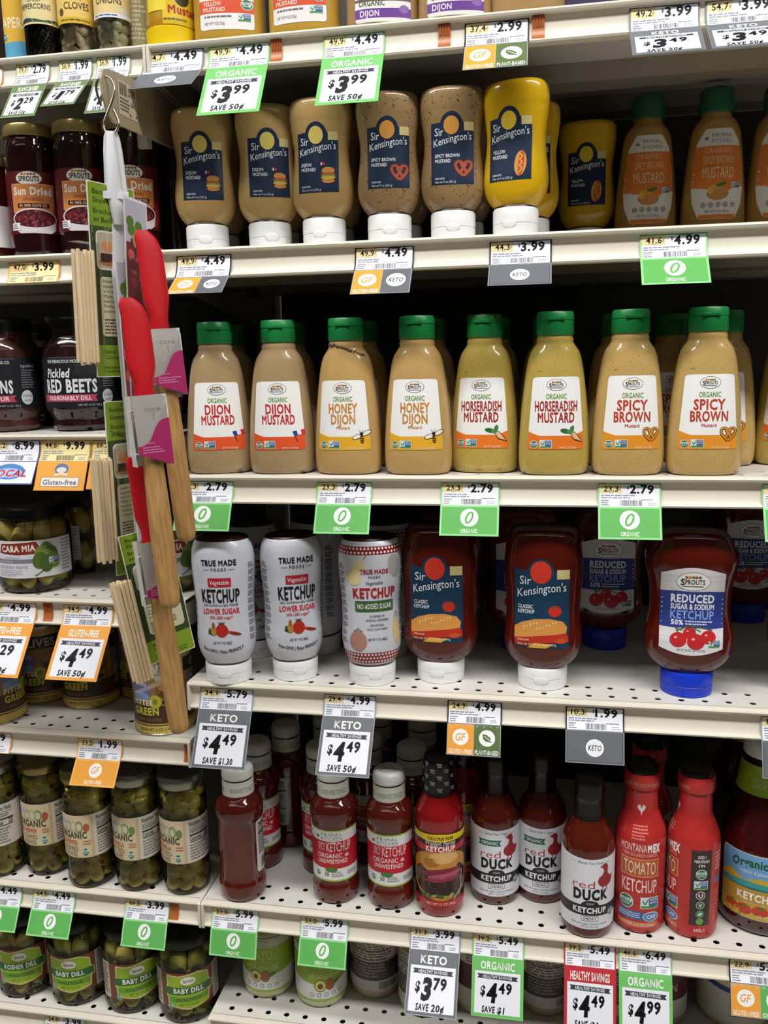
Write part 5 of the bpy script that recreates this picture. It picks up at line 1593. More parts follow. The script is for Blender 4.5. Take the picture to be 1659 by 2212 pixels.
CANB = P_CAN.mesh('can_body', mat('tinned_steel', '#b4b0a6', .28, metal=.9), 44)
CANL = A.mesh('label', PAPER, P_CAN.wrap(37.8), 6)
CANT = lathe('lid', [(109, 35.9), (109.3, 33), (109.0, 30), (109.6, 28), (109.6, 2)], mat('tinned_steel', '#b4b0a6'), 40)
CAN = [('can_body', CANB), ('label', CANL), ('lid', CANT)]
for x, y, rz, lb in ((-4, 1567, -.35, 'tan olive can at the left edge, standing forward'), (98, 1519, .45, 'tan olive can set back between the two orange sale tags'), (201, 1530, .25, 'tan olive can behind the orange $4.49 sale tag'),
                     (322, 1510, -.5, 'tan olive can behind the hanging wooden skewers'), (360, 1588, .1, 'tan olive can at the shelf end behind the wooden spatula handle')):
    put(CAN, 'olive_can', on_deck('L5', x, y, .036), lb, 'can', rz, 'tan olive cans')

# artichoke jars
P_AJ = Prof([(0, 38), (3, 43), (9, 46.4), (16, 47), (76, 47), (84, 46), (90, 42.5), (95, 40.5), (100, 40.5)])
AJB = P_AJ.mesh('glass', BRINE, 44)
ARM = mat('artichoke_heart', '#d2c278', .4, var=.3, scale=50, bump=.5)
AW = MB()
AW.ball((0, 0, 0), .014, 12, 8, (1, .8, 1.5))
for k in range(5):
    AW.ball((.006 * math.cos(k * 1.25), .005 * math.sin(k * 1.25), .008), .0075, 8, 6, (1, .7, 1.7))
ARTI = AW.mesh('artichoke_heart', ARM, True)
A = Art()
A.rect(-70, 22, 66, 70, '#dfdee4', 0)
A.poly([(-36, 54), (-32, 66), (14, 68.5), (20, 58), (16, 53), (-10, 52)], '#7c2a1e', 1).poly([(-34.5, 55), (-31, 65), (13, 67.2), (18.4, 58), (15, 54), (-10, 53.2)], '#8f3323', 2)
A.text('CARA MIA', -9, 56.5, 7.6, '#f1ece2', 3, w=44, wt=.05, warp=lambda x: .02 * x)
A.text('marinated', -27, 47, 3.4, '#8a8a94', 1, w=20, al='l').rect(-40, 41, 12, 46.5, '#85858f', 1).text('marinated', -37, 42.2, 3.4, '#c9c9d2', 2, w=20, al='l')
A.text('artichoke hearts', -38, 34.5, 4.6, '#77777f', 1, w=40, al='l').fine(-40, 24, -2, 33, '#a9a9b4', 1, 4, 3)
for k, (dx, dy, c) in enumerate(((0, 0, '#5f7a34'), (-6, -4, '#7a9444'), (6, -5, '#4f6a2c'), (0, -9, '#86a04c'), (-9, -12, '#54702e'), (8, -13, '#6c883a'), (-1, -17, '#4a6428'))):
    A.ell(26 + dx, 56 + dy, 8.5, 11, c, 3 + k * .5, rot=dx * .03)
A.path([(20, 30), (10, 24)], 1.4, '#4a6428', 3)
mk_nongmo(A, 28, 38, 13, 8)
A.fine(46, 26, 64, 68, '#8f8f98', 1, 10, 3)
AJL = A.mesh('label', PAPER, P_AJ.wrap(47), 5)
AJD = Prof([(96, 42), (97, 43), (107, 42.6), (110, 41), (110.6, 38)], True).mesh('lid', BLACK, 44)


def arti_jar(seed):
    R = random.Random(seed)
    parts = [('glass', AJB), ('label', AJL), ('lid', AJD)]
    for z in (25, 76):
        for k in range(8):
            a = 2 * math.pi * k / 8 + z
            parts.append(('artichoke_heart', ARTI, (.030 * math.cos(a), .030 * math.sin(a), z / 1000), (R.uniform(.6, 1.6) if z == 16 else R.uniform(-.4, .4), R.uniform(-.4, .4), a)))
    return parts


for x, y, rz, lb in ((84, 1282, .32, 'artichoke heart jar with a dark red logo and black lid in front'), (-86, 1262, .2, 'artichoke heart jar cut by the left edge'), (196, 1240, -1.1, 'artichoke heart jar set back, turned to its white text panel'),
                     (366, 1284, .6, 'artichoke heart jar half hidden behind the hanging spatulas')):
    put(arti_jar(int(abs(x))), 'artichoke_jar', on_deck('L4', x, y, .043), lb, 'jar', rz, 'artichoke jars')

# black-labelled pickle jars
P_BJ = Prof([(0, 33), (3, 37), (8, 39.5), (14, 38), (20, 40), (28, 44.6), (34, 45.2), (96, 45.2), (104, 44), (112, 40), (117, 37.4), (124, 37.2)])


def beet_jar(kind):
    A = Art()
    A.rect(-100, 30, 100, 92, '#1f2024', 0)
    A.text('THE PERNICIOUS PICKLING CO', -4, 84.5, 3.6, '#d9d9de', 1, w=58, wt=.03)
    for k in range(26):
        A.rect(-30 + k * 2.4, 90, -29 + k * 2.4, 91.5, '#6a6a70', 1)
    A.text('Pickled', -18, 67, 10.5, '#e6e6ea', 1, w=34, wt=.035, sh=.2)
    if kind == 'beet':
        A.text('RED BEETS', -4, 49, 15, '#e2e2e6', 1, w=68, wt=.05)
    else:
        A.text('RED ONIONS', -10, 49, 15, '#e2e2e6', 1, w=74, wt=.05)
    A.poly([(-44, 37.5), (30, 37.5), (27, 42), (30, 46), (-44, 46)], '#b8475e', 1)
    A.text('FASHIONABLY DILL' if kind == 'beet' else 'HAUTE & SOUR', -6, 39.4, 5, '#f0dfe2', 2, w=56, wt=.04)
    A.ell(44, 43, 8, 9, '#d8d8dc', 1).text('Chill &', 44, 43.5, 3.2, '#2a2a2e', 2, w=12, sh=.2).text('serve', 44, 38, 3.2, '#2a2a2e', 2, w=9, sh=.2)
    A.text('NET WT 16 OZ / 454 g', 20, 32, 2.4, '#b9b9be', 1, w=28)
    A.text('Ingredients', 48, 80, 4, '#b5b5ba', 1, w=20, sh=.2).fine(38, 54, 58, 78, '#77777c', 1, 8, 4)
    c, n = ('#2a1418', 'beet_slices_in_jar') if kind == 'beet' else ('#4a2a26', 'onion_slices_in_jar')
    return [('glass', P_BJ.mesh('glass', mat(n, c, .1, var=.6, scale=45, coat=.6, bump=.3), 44)), ('label', A.mesh('label', PAPER, P_BJ.wrap(45.2), 6)), ('lid', Prof([(124, 38), (125, 39.4), (136, 39), (140, 38), (141, 36), (140.4, 30)], True).mesh('lid', BLACK, 44))]


BJ, NJ = beet_jar('beet'), beet_jar('onion')
put(NJ, 'pickled_onion_jar', at_depth('L3', 20, .065), 'pickled onion jar with a black label, cut by the left edge', 'jar', .2, 'black-labelled pickle jars')
put(BJ, 'pickled_beet_jar', at_depth('L3', 186, .075), 'pickled red beet jar with a black label and black lid', 'jar', .24, 'black-labelled pickle jars')
put(BJ, 'pickled_beet_jar', at_depth('L3', 130, .18), 'dark beet jar standing behind the front pickle jars', 'jar', .0, 'black-labelled pickle jars')
P_WJ = Prof([(0, 30), (4, 35), (10, 36), (96, 36), (106, 33), (112, 31), (118, 31)])
A = Art()
A.rect(-70, 24, 70, 92, '#d9d6d4', 0).text('beet', -28, 66, 12, '#c0313c', 1, w=30, wt=.05).fine(-45, 34, 40, 60, '#5c5a60', 1, 6, 3).rect(-70, 24, 70, 40, '#2c2a2c', 1)
put([('glass', P_WJ.mesh('glass', mat('dark_relish_in_jar', '#2c1a14', .12, coat=.6), 40)), ('label', A.mesh('label', PAPER, P_WJ.wrap(36), 6)), ('lid', Prof([(114, 32), (115, 33), (128, 32.6), (130, 31)], True).mesh('lid', mat('gold_jar_lid', '#a8925a', .28, metal=.5), 40))],
    'white_labelled_jar', at_depth('L3', 335, .06), 'jar with a white label behind the hanging spatulas', 'jar', .2)

# sun-dried tomato jars
P_SJ = Prof([(0, 26), (3, 28.6), (8, 29.6), (14, 29.8), (116, 30.4), (124, 30), (131, 28), (135, 27.2), (142, 27.2)])
GOLD = mat('gold_jar_lid', '#a8925a', .28, metal=.5)
LIDS = MB()
SJL = Prof([(136, 29.4), (137, 30.2), (147, 30.0), (149, 29.2), (149.6, 27)], True).mesh('lid', GOLD, 44)


def sun_label():
    A = Art()
    A.rect(-62, 26, 62, 96, '#58161a', 0)
    A.ell(-3, 88, 14.5, 7.4, '#e9e6dc', 1).text('SPROUTS', -3, 84.5, 5.6, '#2a2420', 2, w=23, wt=.04)
    for k in range(5):
        A.ell(-10 + k * 3.4, 92.5, 1.6, 1.4, ('#c4562a', '#d98a2b', '#5c8a34', '#b5452c', '#4f7d30')[k], 2, 8)
    A.rect(-25, 50, 25, 82, '#e0a060', 1).rect(-24, 51, 24, 81, '#cf8246', 2)
    A.text('Sun Dried', 0, 69.5, 8.4, '#f2e6d4', 3, w=44, wt=.055).text('tomatoes', 0, 63, 4.2, '#6a2a1c', 3, w=22)
    A.rect(-18, 55, 18, 60, '#3a1614', 3).text('IN 100% OLIVE OIL', 0, 56.2, 2.8, '#e8c9a0', 4, w=31, wt=.03)
    A.ell(26, 44, 10, 14, '#a02a2c', 1).poly([(-27, 44), (27, 44), (24, 30), (18, 26.5), (-17, 26.5), (-23, 30)], '#dcd6d4', 2).ell(0, 43, 27, 11.5, '#e4dedc', 3).ell(0, 43, 25, 10, '#4a1420', 4)
    R = random.Random(2)
    for k in range(80):
        a, r = R.uniform(0, 6.28), math.sqrt(R.random())
        A.ell(22.5 * r * math.cos(a), 43 + 8.6 * r * math.sin(a), R.uniform(1.2, 3), R.uniform(.8, 1.6), R.choice(('#6a2028', '#8a3438', '#5a1820', '#7c2a30', '#3c1018', '#94484a')), 5 + k * .02, 8, rot=R.uniform(0, 3))
    A.rect(-29, 30, -17, 38.5, '#efe9ec', 8).fine(-28, 31, -18, 37.5, '#6c6a80', 9, 3, 2)
    return A.mesh('label', PAPER, P_SJ.wrap(30), 5)


SJ = [('glass', P_SJ.mesh('glass', mat('sun_dried_tomato_in_jar', '#24090a', .1, var=.5, scale=40, coat=.6), 44)), ('label', sun_label()), ('lid', SJL)]
for x, Y, rz, lb in ((86.5, .045, .48, 'sun-dried tomato jar with an orange label, leftmost of three'), (190.5, .046, .5, 'sun-dried tomato jar with an orange label, middle of three'), (295, .047, .5, 'sun-dried tomato jar behind the white plastic strip')):
    put(SJ, 'sun_dried_tomato_jar', at_depth('L2', x, Y), lb, 'jar', rz, 'sun-dried tomato jars')
put(SJ[:1] + [SJ[2]], 'dark_jar', at_depth('L2', 386, .125), 'dark unlabelled jar left of the leftmost mustard bottle', 'jar')
put(SJ, 'sun_dried_tomato_jar', at_depth('L2', 240, .13), 'shaded tomato jar behind the three sun-dried tomato jars', 'jar', .6, 'sun-dried tomato jars')
A = Art()
A.rect(-62, 18, 62, 78, '#e6e0dc', 0).ell(2, 38, 27, 22, '#c2262c', 1).poly([(-6, 62), (4, 58), (14, 62), (8, 56), (12, 50), (4, 55), (-4, 50), (0, 56)], '#3f6a34', 2)
A.poly([(-34, 62), (-30, 74), (20, 75), (26, 66), (20, 60)], '#8f2a20', 3).text('CARA MIA', -3, 63, 8, '#f0ebe0', 4, w=44, wt=.05)
put([('glass', P_SJ.mesh('glass', mat('tomato_sauce_in_jar', '#3c0f0c', .1, var=.3, coat=.6), 44)), ('label', A.mesh('label', PAPER, P_SJ.wrap(30), 5)), ('lid', SJL)],
    'tomato_picture_jar', at_depth('L2', -14, .050), 'short jar with a big red tomato on its label, cut by the left edge', 'jar', -.1, scale=(1, 1, .80))

# ------------------------------------------------------------------ top left: small clear jars
P_SP = Prof([(0, 16), (2, 18.4), (6, 19.4), (10, 19.6), (92, 19.6), (98, 18.6), (104, 16), (110, 15.6)])
SPB = P_SP.mesh('glass', glass('spice_jar_glass', '#f4f5ee'), 36)
SPL = Prof([(104, 17.5), (105, 18.2), (116, 18), (118, 16.8)], True).mesh('lid', GOLD, 36)


def small_jar(kind, seed):
    R = random.Random(seed)
    A = Art()
    if kind == 'pepper':
        A.rect(-42, 42, 42, 90, '#e0cf96', 0).poly([(-42, 44), (42, 44), (42, 54), (24, 48), (8, 46), (-10, 49), (-42, 46)], '#2f4a3a', 1).text('Green', 0, 65, 4.6, '#3a3f30', 2, w=15, sh=.3).text('PEPPERCORNS', 0, 57.5, 5.4, '#35392c', 2, w=36, wt=.01)
    elif kind == 'garlic':
        A.rect(-42, 40, 42, 90, '#e6c36a', 0).rect(-42, 40, 42, 46.5, '#d8b028', 1).fine(-18, 41.6, 18, 45, '#6a5418', 2, 1, 3).text('Garlic', 0, 64, 4.6, '#3a3020', 2, w=14, sh=.3).text('CLOVES', 1, 54.5, 7, '#4a3c24', 2, w=28, wt=.02).ell(-17, 52, 3, 4, '#5a4a30', 2)
    else:
        A.rect(-42, 43, 42, 90, '#e2c88a', 0).rect(-42, 43, 42, 47.5, '#dfe2e8', 1).fine(-18, 44, 18, 46.8, '#55628a', 2, 1, 5).text('Cocktail', 0, 66, 4.6, '#3a3020', 2, w=16, sh=.3).text('ONIONS', 1, 57, 7, '#4a3c24', 2, w=30, wt=.02).ell(18, 51, 6, 4, '#d9d2b8', 2)
    A.move(0, -7)
    parts = [('glass', SPB), ('label', A.mesh('label', PAPER, P_SP.wrap(19.6), 5)), ('lid', SPL)]
    if kind == 'pepper':
        b = MB().tube([(0, 0, .002), (0, 0, .046)], .0150, 14)
        for z in range(3, 44, 4):
            for k in range(13):
                a = 2 * math.pi * k / 13 + z
                b.ball((.0162 * math.cos(a), .0162 * math.sin(a), z / 1000 + R.uniform(0, .001)), R.uniform(.0021, .0027), 7, 5)
        parts.append(('peppercorns', b.mesh('peppercorns', mat('green_peppercorn', '#2c2a1a', .5, var=.4), True), None, None, 'stuff'))
    else:
        m = mat('garlic_clove', '#ead8b8', .4, var=.12, coat=.2) if kind == 'garlic' else mat('pearl_onion', '#e8e4c8', .25, var=.12, coat=.4)
        me = (MB().ball((0, 0, 0), .0068, 10, 8, (1, .72, 1.35)) if kind == 'garlic' else MB().ball((0, 0, 0), .0066, 10, 8, (1, 1, 1.05))).mesh('garlic_clove' if kind == 'garlic' else 'pearl_onion', m, True)
        for z in (7.5, 19, 30, 41):
            for k in range(6):
                a = 2 * math.pi * k / 6 + z * .7
                parts.append((me.name.split('.')[0], me, (.0112 * math.cos(a), .0112 * math.sin(a), z / 1000 + R.uniform(-.001, .001)), (R.uniform(-1, 1), R.uniform(-1, 1), R.uniform(0, 6))))
    return parts


for kd, x, Y, rz, lb in (('pepper', 96, .028, .15, 'small clear jar of dark peppercorns'), ('garlic', 170, .030, .5, 'small clear jar of garlic cloves with a yellow label'), ('onion', 248, .032, .2, 'small clear jar of pearl onions at the shelf end')):
    put(small_jar(kd, int(x)), 'spice_jar', at_depth('L1', x, Y, .01), lb, 'jar', rz, 'small clear jars at top left')
A = Art()
A.rect(-42, 10, 42, 92, '#dcae3a', 0).text('CAPERS', 0, 44, 11, '#f0e4c0', 1, w=34, wt=.03).poly([(-42, 10), (42, 10), (42, 26), (10, 30), (-42, 24)], '#5aa0c4', 1)
mk_usda(A, -8, 34, 4, 2)
put([('glass', SPB), ('label', A.mesh('label', PAPER, P_SP.wrap(19.6), 5)), ('lid', SPL), ('capers', P_SP.mesh('capers', mat('capers_in_jar', '#3a3a1c', .4, var=.5, scale=120), 30, off=-1.5), None, None, 'stuff')], 'caper_jar', at_depth('L1', 47, .055, .01), 'caper jar with a yellow and blue label at the top left', 'jar', .1, 'small clear jars at top left')
put([('glass', P_SP.mesh('glass', mat('dark_spice_in_jar', '#2a2018', .15, var=.4, coat=.5), 36)), ('lid', Prof([(104, 18), (105, 19), (118, 18.6), (120, 17)], True).mesh('lid', BLACK, 36))], 'dark_spice_jar', at_depth('L1', 5, .05, .01), 'dark spice jar cut by the left edge at the top', 'jar')
put([('glass', P_SP.mesh('glass', mat('dark_spice_in_jar', '#2a2018'), 36)), ('lid', Prof([(104, 18), (105, 19), (118, 18.6), (120, 17)], True).mesh('lid', BLACK, 36))], 'dark_spice_jar', at_depth('L1', 24, .09, .01), 'short dark jar with a black lid left of the caper jar', 'jar', scale=(1, 1, .42))
A = Art()
A.rect(-40, 14, 40, 92, '#a8a274', 0).fine(-24, 20, 24, 86, '#d6d2b0', 1, 14, 3)
put([('glass', P_SP.mesh('glass', mat('pale_brine_in_jar', '#9a9464', .12, coat=.6), 36)), ('label', A.mesh('label', PAPER, P_SP.wrap(19.6), 5)), ('lid', SPL)], 'pale_green_jar', at_depth('L1', 306, .06, .01), 'pale green jar between the pearl onions and the yellow-based bottle', 'jar')

# ------------------------------------------------------------------ top right: squeeze bottles cut by the upper edge
P_YB = Prof([(0, 24.5), (2, 26), (18, 26.6), (24, 27), (32, 26.4), (90, 25.6), (110, 24), (124, 16), (130, 13.5)])
YEL = mat('yellow_polypropylene', '#e8c400', .35, var=.03)
A = Art()
A.rect(-2, 20, 62, 90, '#dcb81c', 0).text('Mustard', 24, 31, 8.4, '#a8321c', 2, w=40, wt=.05).poly([(-22, 34), (2, 34), (2, 88), (-22, 88)], '#e6cf3a', 1).fine(-1, 23, 26, 27, '#6a5a18', 2, 1, 3).ell(20, 48, 9, 9, '#3a2a14', 2)
put([('body', P_YB.mesh('body', mat('brown_mustard_in_bottle', '#b0841e', .2, coat=.3), 40)), ('base_cup', Prof([(-.1, 24), (0, 25.2), (1.5, 26.8), (15, 27.4), (18, 27.6), (19, 26.6)], True).mesh('base_cup', YEL, 40)), ('label', A.mesh('label', PAPER, P_YB.wrap(26), 5)),
     ('cap', Prof([(122, 18), (123, 19), (140, 17), (150, 7), (158, 5)], False).mesh('cap', YEL, 36))], 'yellow_base_mustard_bottle', at_depth('S1', 372, .030, .01), 'mustard squeeze bottle with a bright yellow base at the top left', rz=.15)
P_AN = Prof([(0, 34, 24, 2.4), (2, 37.5, 26, 2.4), (8, 39, 27, 2.4), (60, 38.6, 26.6, 2.4), (100, 35, 25, 2.4), (120, 28, 22, 2.2), (130, 20, 18, 2.1), (136, 16, 16, 2), (146, 15.5, 15.5, 2)])
ANC = Prof([(140, 18), (141, 18.8), (158, 18), (161, 16)], True).mesh('cap', GREEN_CAP, 36)


def annie(kind):
    A = Art()
    poly_round(A, [(-29, 14), (29, 14), (29, 96), (-29, 96)], '#e9e6e2', 0, 4)
    if kind == 'yellow':
        A.rect(-29, 33, 29, 48, '#d9532e', 1).text('YELLOW', -25, 41.6, 4.8, '#f3e6dc', 2, w=20, al='l', wt=.02).text('MUSTARD', -25, 35, 4.8, '#f3e6dc', 2, w=24, al='l', wt=.02)
        A.text('ORGANIC', -25, 50, 5.2, '#4a5a3c', 2, w=27, al='l', wt=.03).fine(-24, 27, 8, 31, '#6a6a60', 2, 1, 4)
        mk_usda(A, 22, 43, 6.4, 2)
        mk_nongmo(A, 12, 23, 14, 2)
        A.text('NET WT 9 OZ (255g)', -24, 19.5, 3.2, '#4a4a48', 2, w=22, al='l').ell(0, 62, 20, 6, '#4f8a3a', 1).ell(-8, 66, 9, 8, '#6aa04a', 2).ell(12, 64, 8, 6, '#3f6f8a', 2)
    else:
        A.rect(-29, 18, 29, 27, '#6c3f92', 1).text('DIJON', -24, 19.6, 5.6, '#efe6f2', 2, w=20, al='l', wt=.03).text('ORGANIC', -25, 29.5, 5.2, '#4a5a3c', 2, w=27, al='l', wt=.03)
        A.rect(-17, 36, 20, 64, '#7c4a44', 1).rect(8, 36, 22, 56, '#c9b83a', 2)
        for i in range(4):
            for j in range(2):
                A.rect(-15 + i * 6, 42 + j * 10, -11.5 + i * 6, 49 + j * 10, '#3a2420', 3)
        for i in range(5):
            A.poly([(-18 + i * 6, 40), (-12 + i * 6, 40), (-15 + i * 6, 36)], '#e4dcd4', 3)
        A.ell(-23, 46, 4, 10, '#3f7a44', 2).rect(-29, 34, 29, 36.4, '#6a5a50', 2)
        A.ell(22, 26, 5, 4, '#8a64a8', 2)
    A.t = [t * np.array([1, .85]) + np.array([0, 11 - 14 * .85]) for t in A.t] if kind == 'yellow' else [t + np.array([0, -10]) for t in A.t]
    return [('body', P_AN.mesh('body', mat('yellow_mustard_in_bottle' if kind == 'yellow' else 'dijon_in_bottle', '#b8923a' if kind == 'yellow' else '#a8885a', .2, coat=.3), 44)), ('label', A.mesh('label', PAPER, P_AN.planar(), 6)), ('cap', ANC)]


AY, AD = annie('yellow'), annie('dijon')
for pr, x, rz, lb in ((AY, 499, .2, 'yellow mustard bottle with a red-banded white label, left of two at the top'), (AY, 660, .0, 'yellow mustard bottle with a red-banded white label, right of two at the top'),
                      (AD, 828, .17, 'dijon bottle with a purple band and house drawing, left of two at the top'), (AD, 984, .1, 'dijon bottle with a purple band and house drawing, right of two at the top')):
    put(pr, 'squeeze_mustard_bottle', at_depth('S1', x, .036, .01), lb, rz=rz, group='bottles on the top right shelf')
put([AD[0], AD[2]], 'squeeze_mustard_bottle', at_depth('S1', 1140, .04, .01), 'plain tan squeeze bottle above the $2.99 tag', group='bottles on the top right shelf')
b = MB().box(-.036, .036, 0, .03, 0, .15)
A = Art()
A.rect(-35, 2, 35, 148, '#3f3050', 0).rect(-35, 30, 35, 60, '#6c4a86', 1).text('MUSTARD', 0, 40, 8, '#d8cde0', 2, w=50)
put([('carton', b.mesh('carton', mat('purple_card', '#3a2c4a', .5))), ('print', A.mesh('print', PAPER, lambda x, y, l: np.stack([x, -.3 - .07 * l, y], 1) / 1000))], 'purple_carton', at_depth('S1', 1282, .03, .01), 'dark purple carton at the top right edge', 'carton')

# ------------------------------------------------------------------ clip strip with skewers and spatulas
PX = -.4345
zt, zb = EYE + .303, EYE + .249
pl = MB()
prof = [(-.094, zb + .018), (-.096, zb + .032), (-.090, zt - .012), (-.078, zt - .008), (.08, zt + .010), (.08, zb + .004), (-.076, zb - .004), (-.088, zb + .004)]
pl.prism(prof, PX - .0012, PX + .0012)
e = tag(link('sign_arm', None), 'beige metal arm with a barcode sticker sticking out from the shelf end', 'bracket')
link('plate', pl.mesh('plate', mat('taupe_painted_steel', '#a89a7c', .5, var=.05)), e)
link('mount', MB().box(PX - .012, PX + .001, .004, .012, zb - .01, zt + .02).mesh('mount', BEIGE_DULL), e)
S = Art()
S.rect(0, 0, 42, 34, '#c9bda0', 0).bars(3, 20, 20, 32, '#3a342a', 1, 6, 16).text('5.99', 23, 22, 8, '#3a342a', 1, w=16, al='l', wt=.02).text('EA', 32, 12, 5, '#3a342a', 1, w=6, wt=.03)
S.fine(3, 4, 30, 18, '#5a5242', 1, 4, 6).rect(24, 2, 27, 5, '#4a4436', 1).rect(38, 3, 40.5, 6, '#4a4436', 1)
link('sticker', S.mesh('sticker', CARD, lambda x, y, l: np.stack([np.full_like(x, PX + .0015) + .00007 * l, -.062 + x / 1000 * .98, zb + .008 + y / 1000 - x / 1000 * -.03], 1)), e)
# wire hook: an S of steel through the hole in the plate
hz = zb + .030
h = [(PX - .006, -.086, hz - .020), (PX - .010, -.088, hz - .004), (PX - .005, -.088, hz + .006), (PX + .006, -.088, hz + .006), (PX + .012, -.089, hz - .004), (PX + .010, -.091, hz - .016),
     (PX + .003, -.094, hz - .032), (PX - .001, -.096, hz - .043), (PX + .004, -.097, hz - .051), (PX + .013, -.097, hz - .050), (PX + .018, -.096, hz - .041), (PX + .011, -.094, hz - .027)]


def smooth(pts, it=2):
    P = [np.array(p, float) for p in pts]
    for _ in range(it):
        Q = [P[0]]
        for a, b_ in zip(P, P[1:]):
            Q += [a * .75 + b_ * .25, a * .25 + b_ * .75]
        P = Q + [P[-1]]
    return [tuple(p) for p in P]


b = MB().tube(smooth(h), .0013, 8)
tag(link('wire_hook', b.mesh('wire_hook', mat('bright_steel_wire', '#c9c4b8', .18, metal=1.0), True)), 'bent steel wire hook through the beige metal arm', 'hook')
# white translucent strip
SX, SY = PX + .0085, -.097
zs = hz - .048
MILK = mat('milky_plastic_strip', '#d9d9dc', .3, var=.04, sss=.15)
e = tag(link('clip_strip', None), 'milky white plastic hanging strip holding spatulas and skewers', 'hanging strip')
P = []
for z, w in ((0, .006), (-.006, .009), (-.02, .011), (-.045, .0125), (-.055, .013), (-.08, .0135), (-.3, .0135), (-.40, .0135), (-.44, .0135)):
    P.append((z, w))
b = MB()
n = len(P)
v = []
for z, w in P:
    k = -z
    cx, cy = SX + .02 * k, SY - .008 * k
    for sx, sy in ((-1, -1), (1, -1), (1, 1), (-1, 1)):
        v.append((cx + sx * w * .62, cy + sy * .0011 + sx * w * .55, zs + z))
f = [(0, 1, 2, 3), tuple(4 * (n - 1) + k for k in (3, 2, 1, 0))]
for i in range(n - 1):
    for k in range(4):
        f.append((i * 4 + k, (i + 1) * 4 + k, (i + 1) * 4 + (k + 1) % 4, i * 4 + (k + 1) % 4))
b.add(v, f)
link('strip', b.mesh('strip', MILK), e)
hb = MB().tube([(SX + .001, SY - .004, zs - .003), (SX + .001, SY - .005, zs - .025), (SX + .0015, SY - .005, zs - .062), (SX + .002, SY - .003, zs - .09)], [.004, .0065, .0085, .005], 14, .7)
link('hanger_head', hb.mesh('hanger_head', MILK, True, 50), e)
wb = MB().prism([(-.0035, -.004), (.0015, -.004), (.0015, .003), (-.0035, .003)], -.014, .014)
link('wing', wb.mesh('wing', MILK), e, loc=(SX + .0015, SY - .007, zs - .062), rot=(0, .0, .5))

BAMBOO = mat('bamboo_wood', '#b58a52', .5, var=.3, scale=40, stretch=(9, 9, .9), bump=.15)
SKEW = mat('pale_skewer_wood', '#ffe4bc', .6, var=.10, scale=60, stretch=(9, 9, .7))
REDS = mat('red_silicone', '#c01820', .38, var=.04, spec=.4)
BAG = glass('clear_poly_bag', '#fdfdfc', .15, .35)


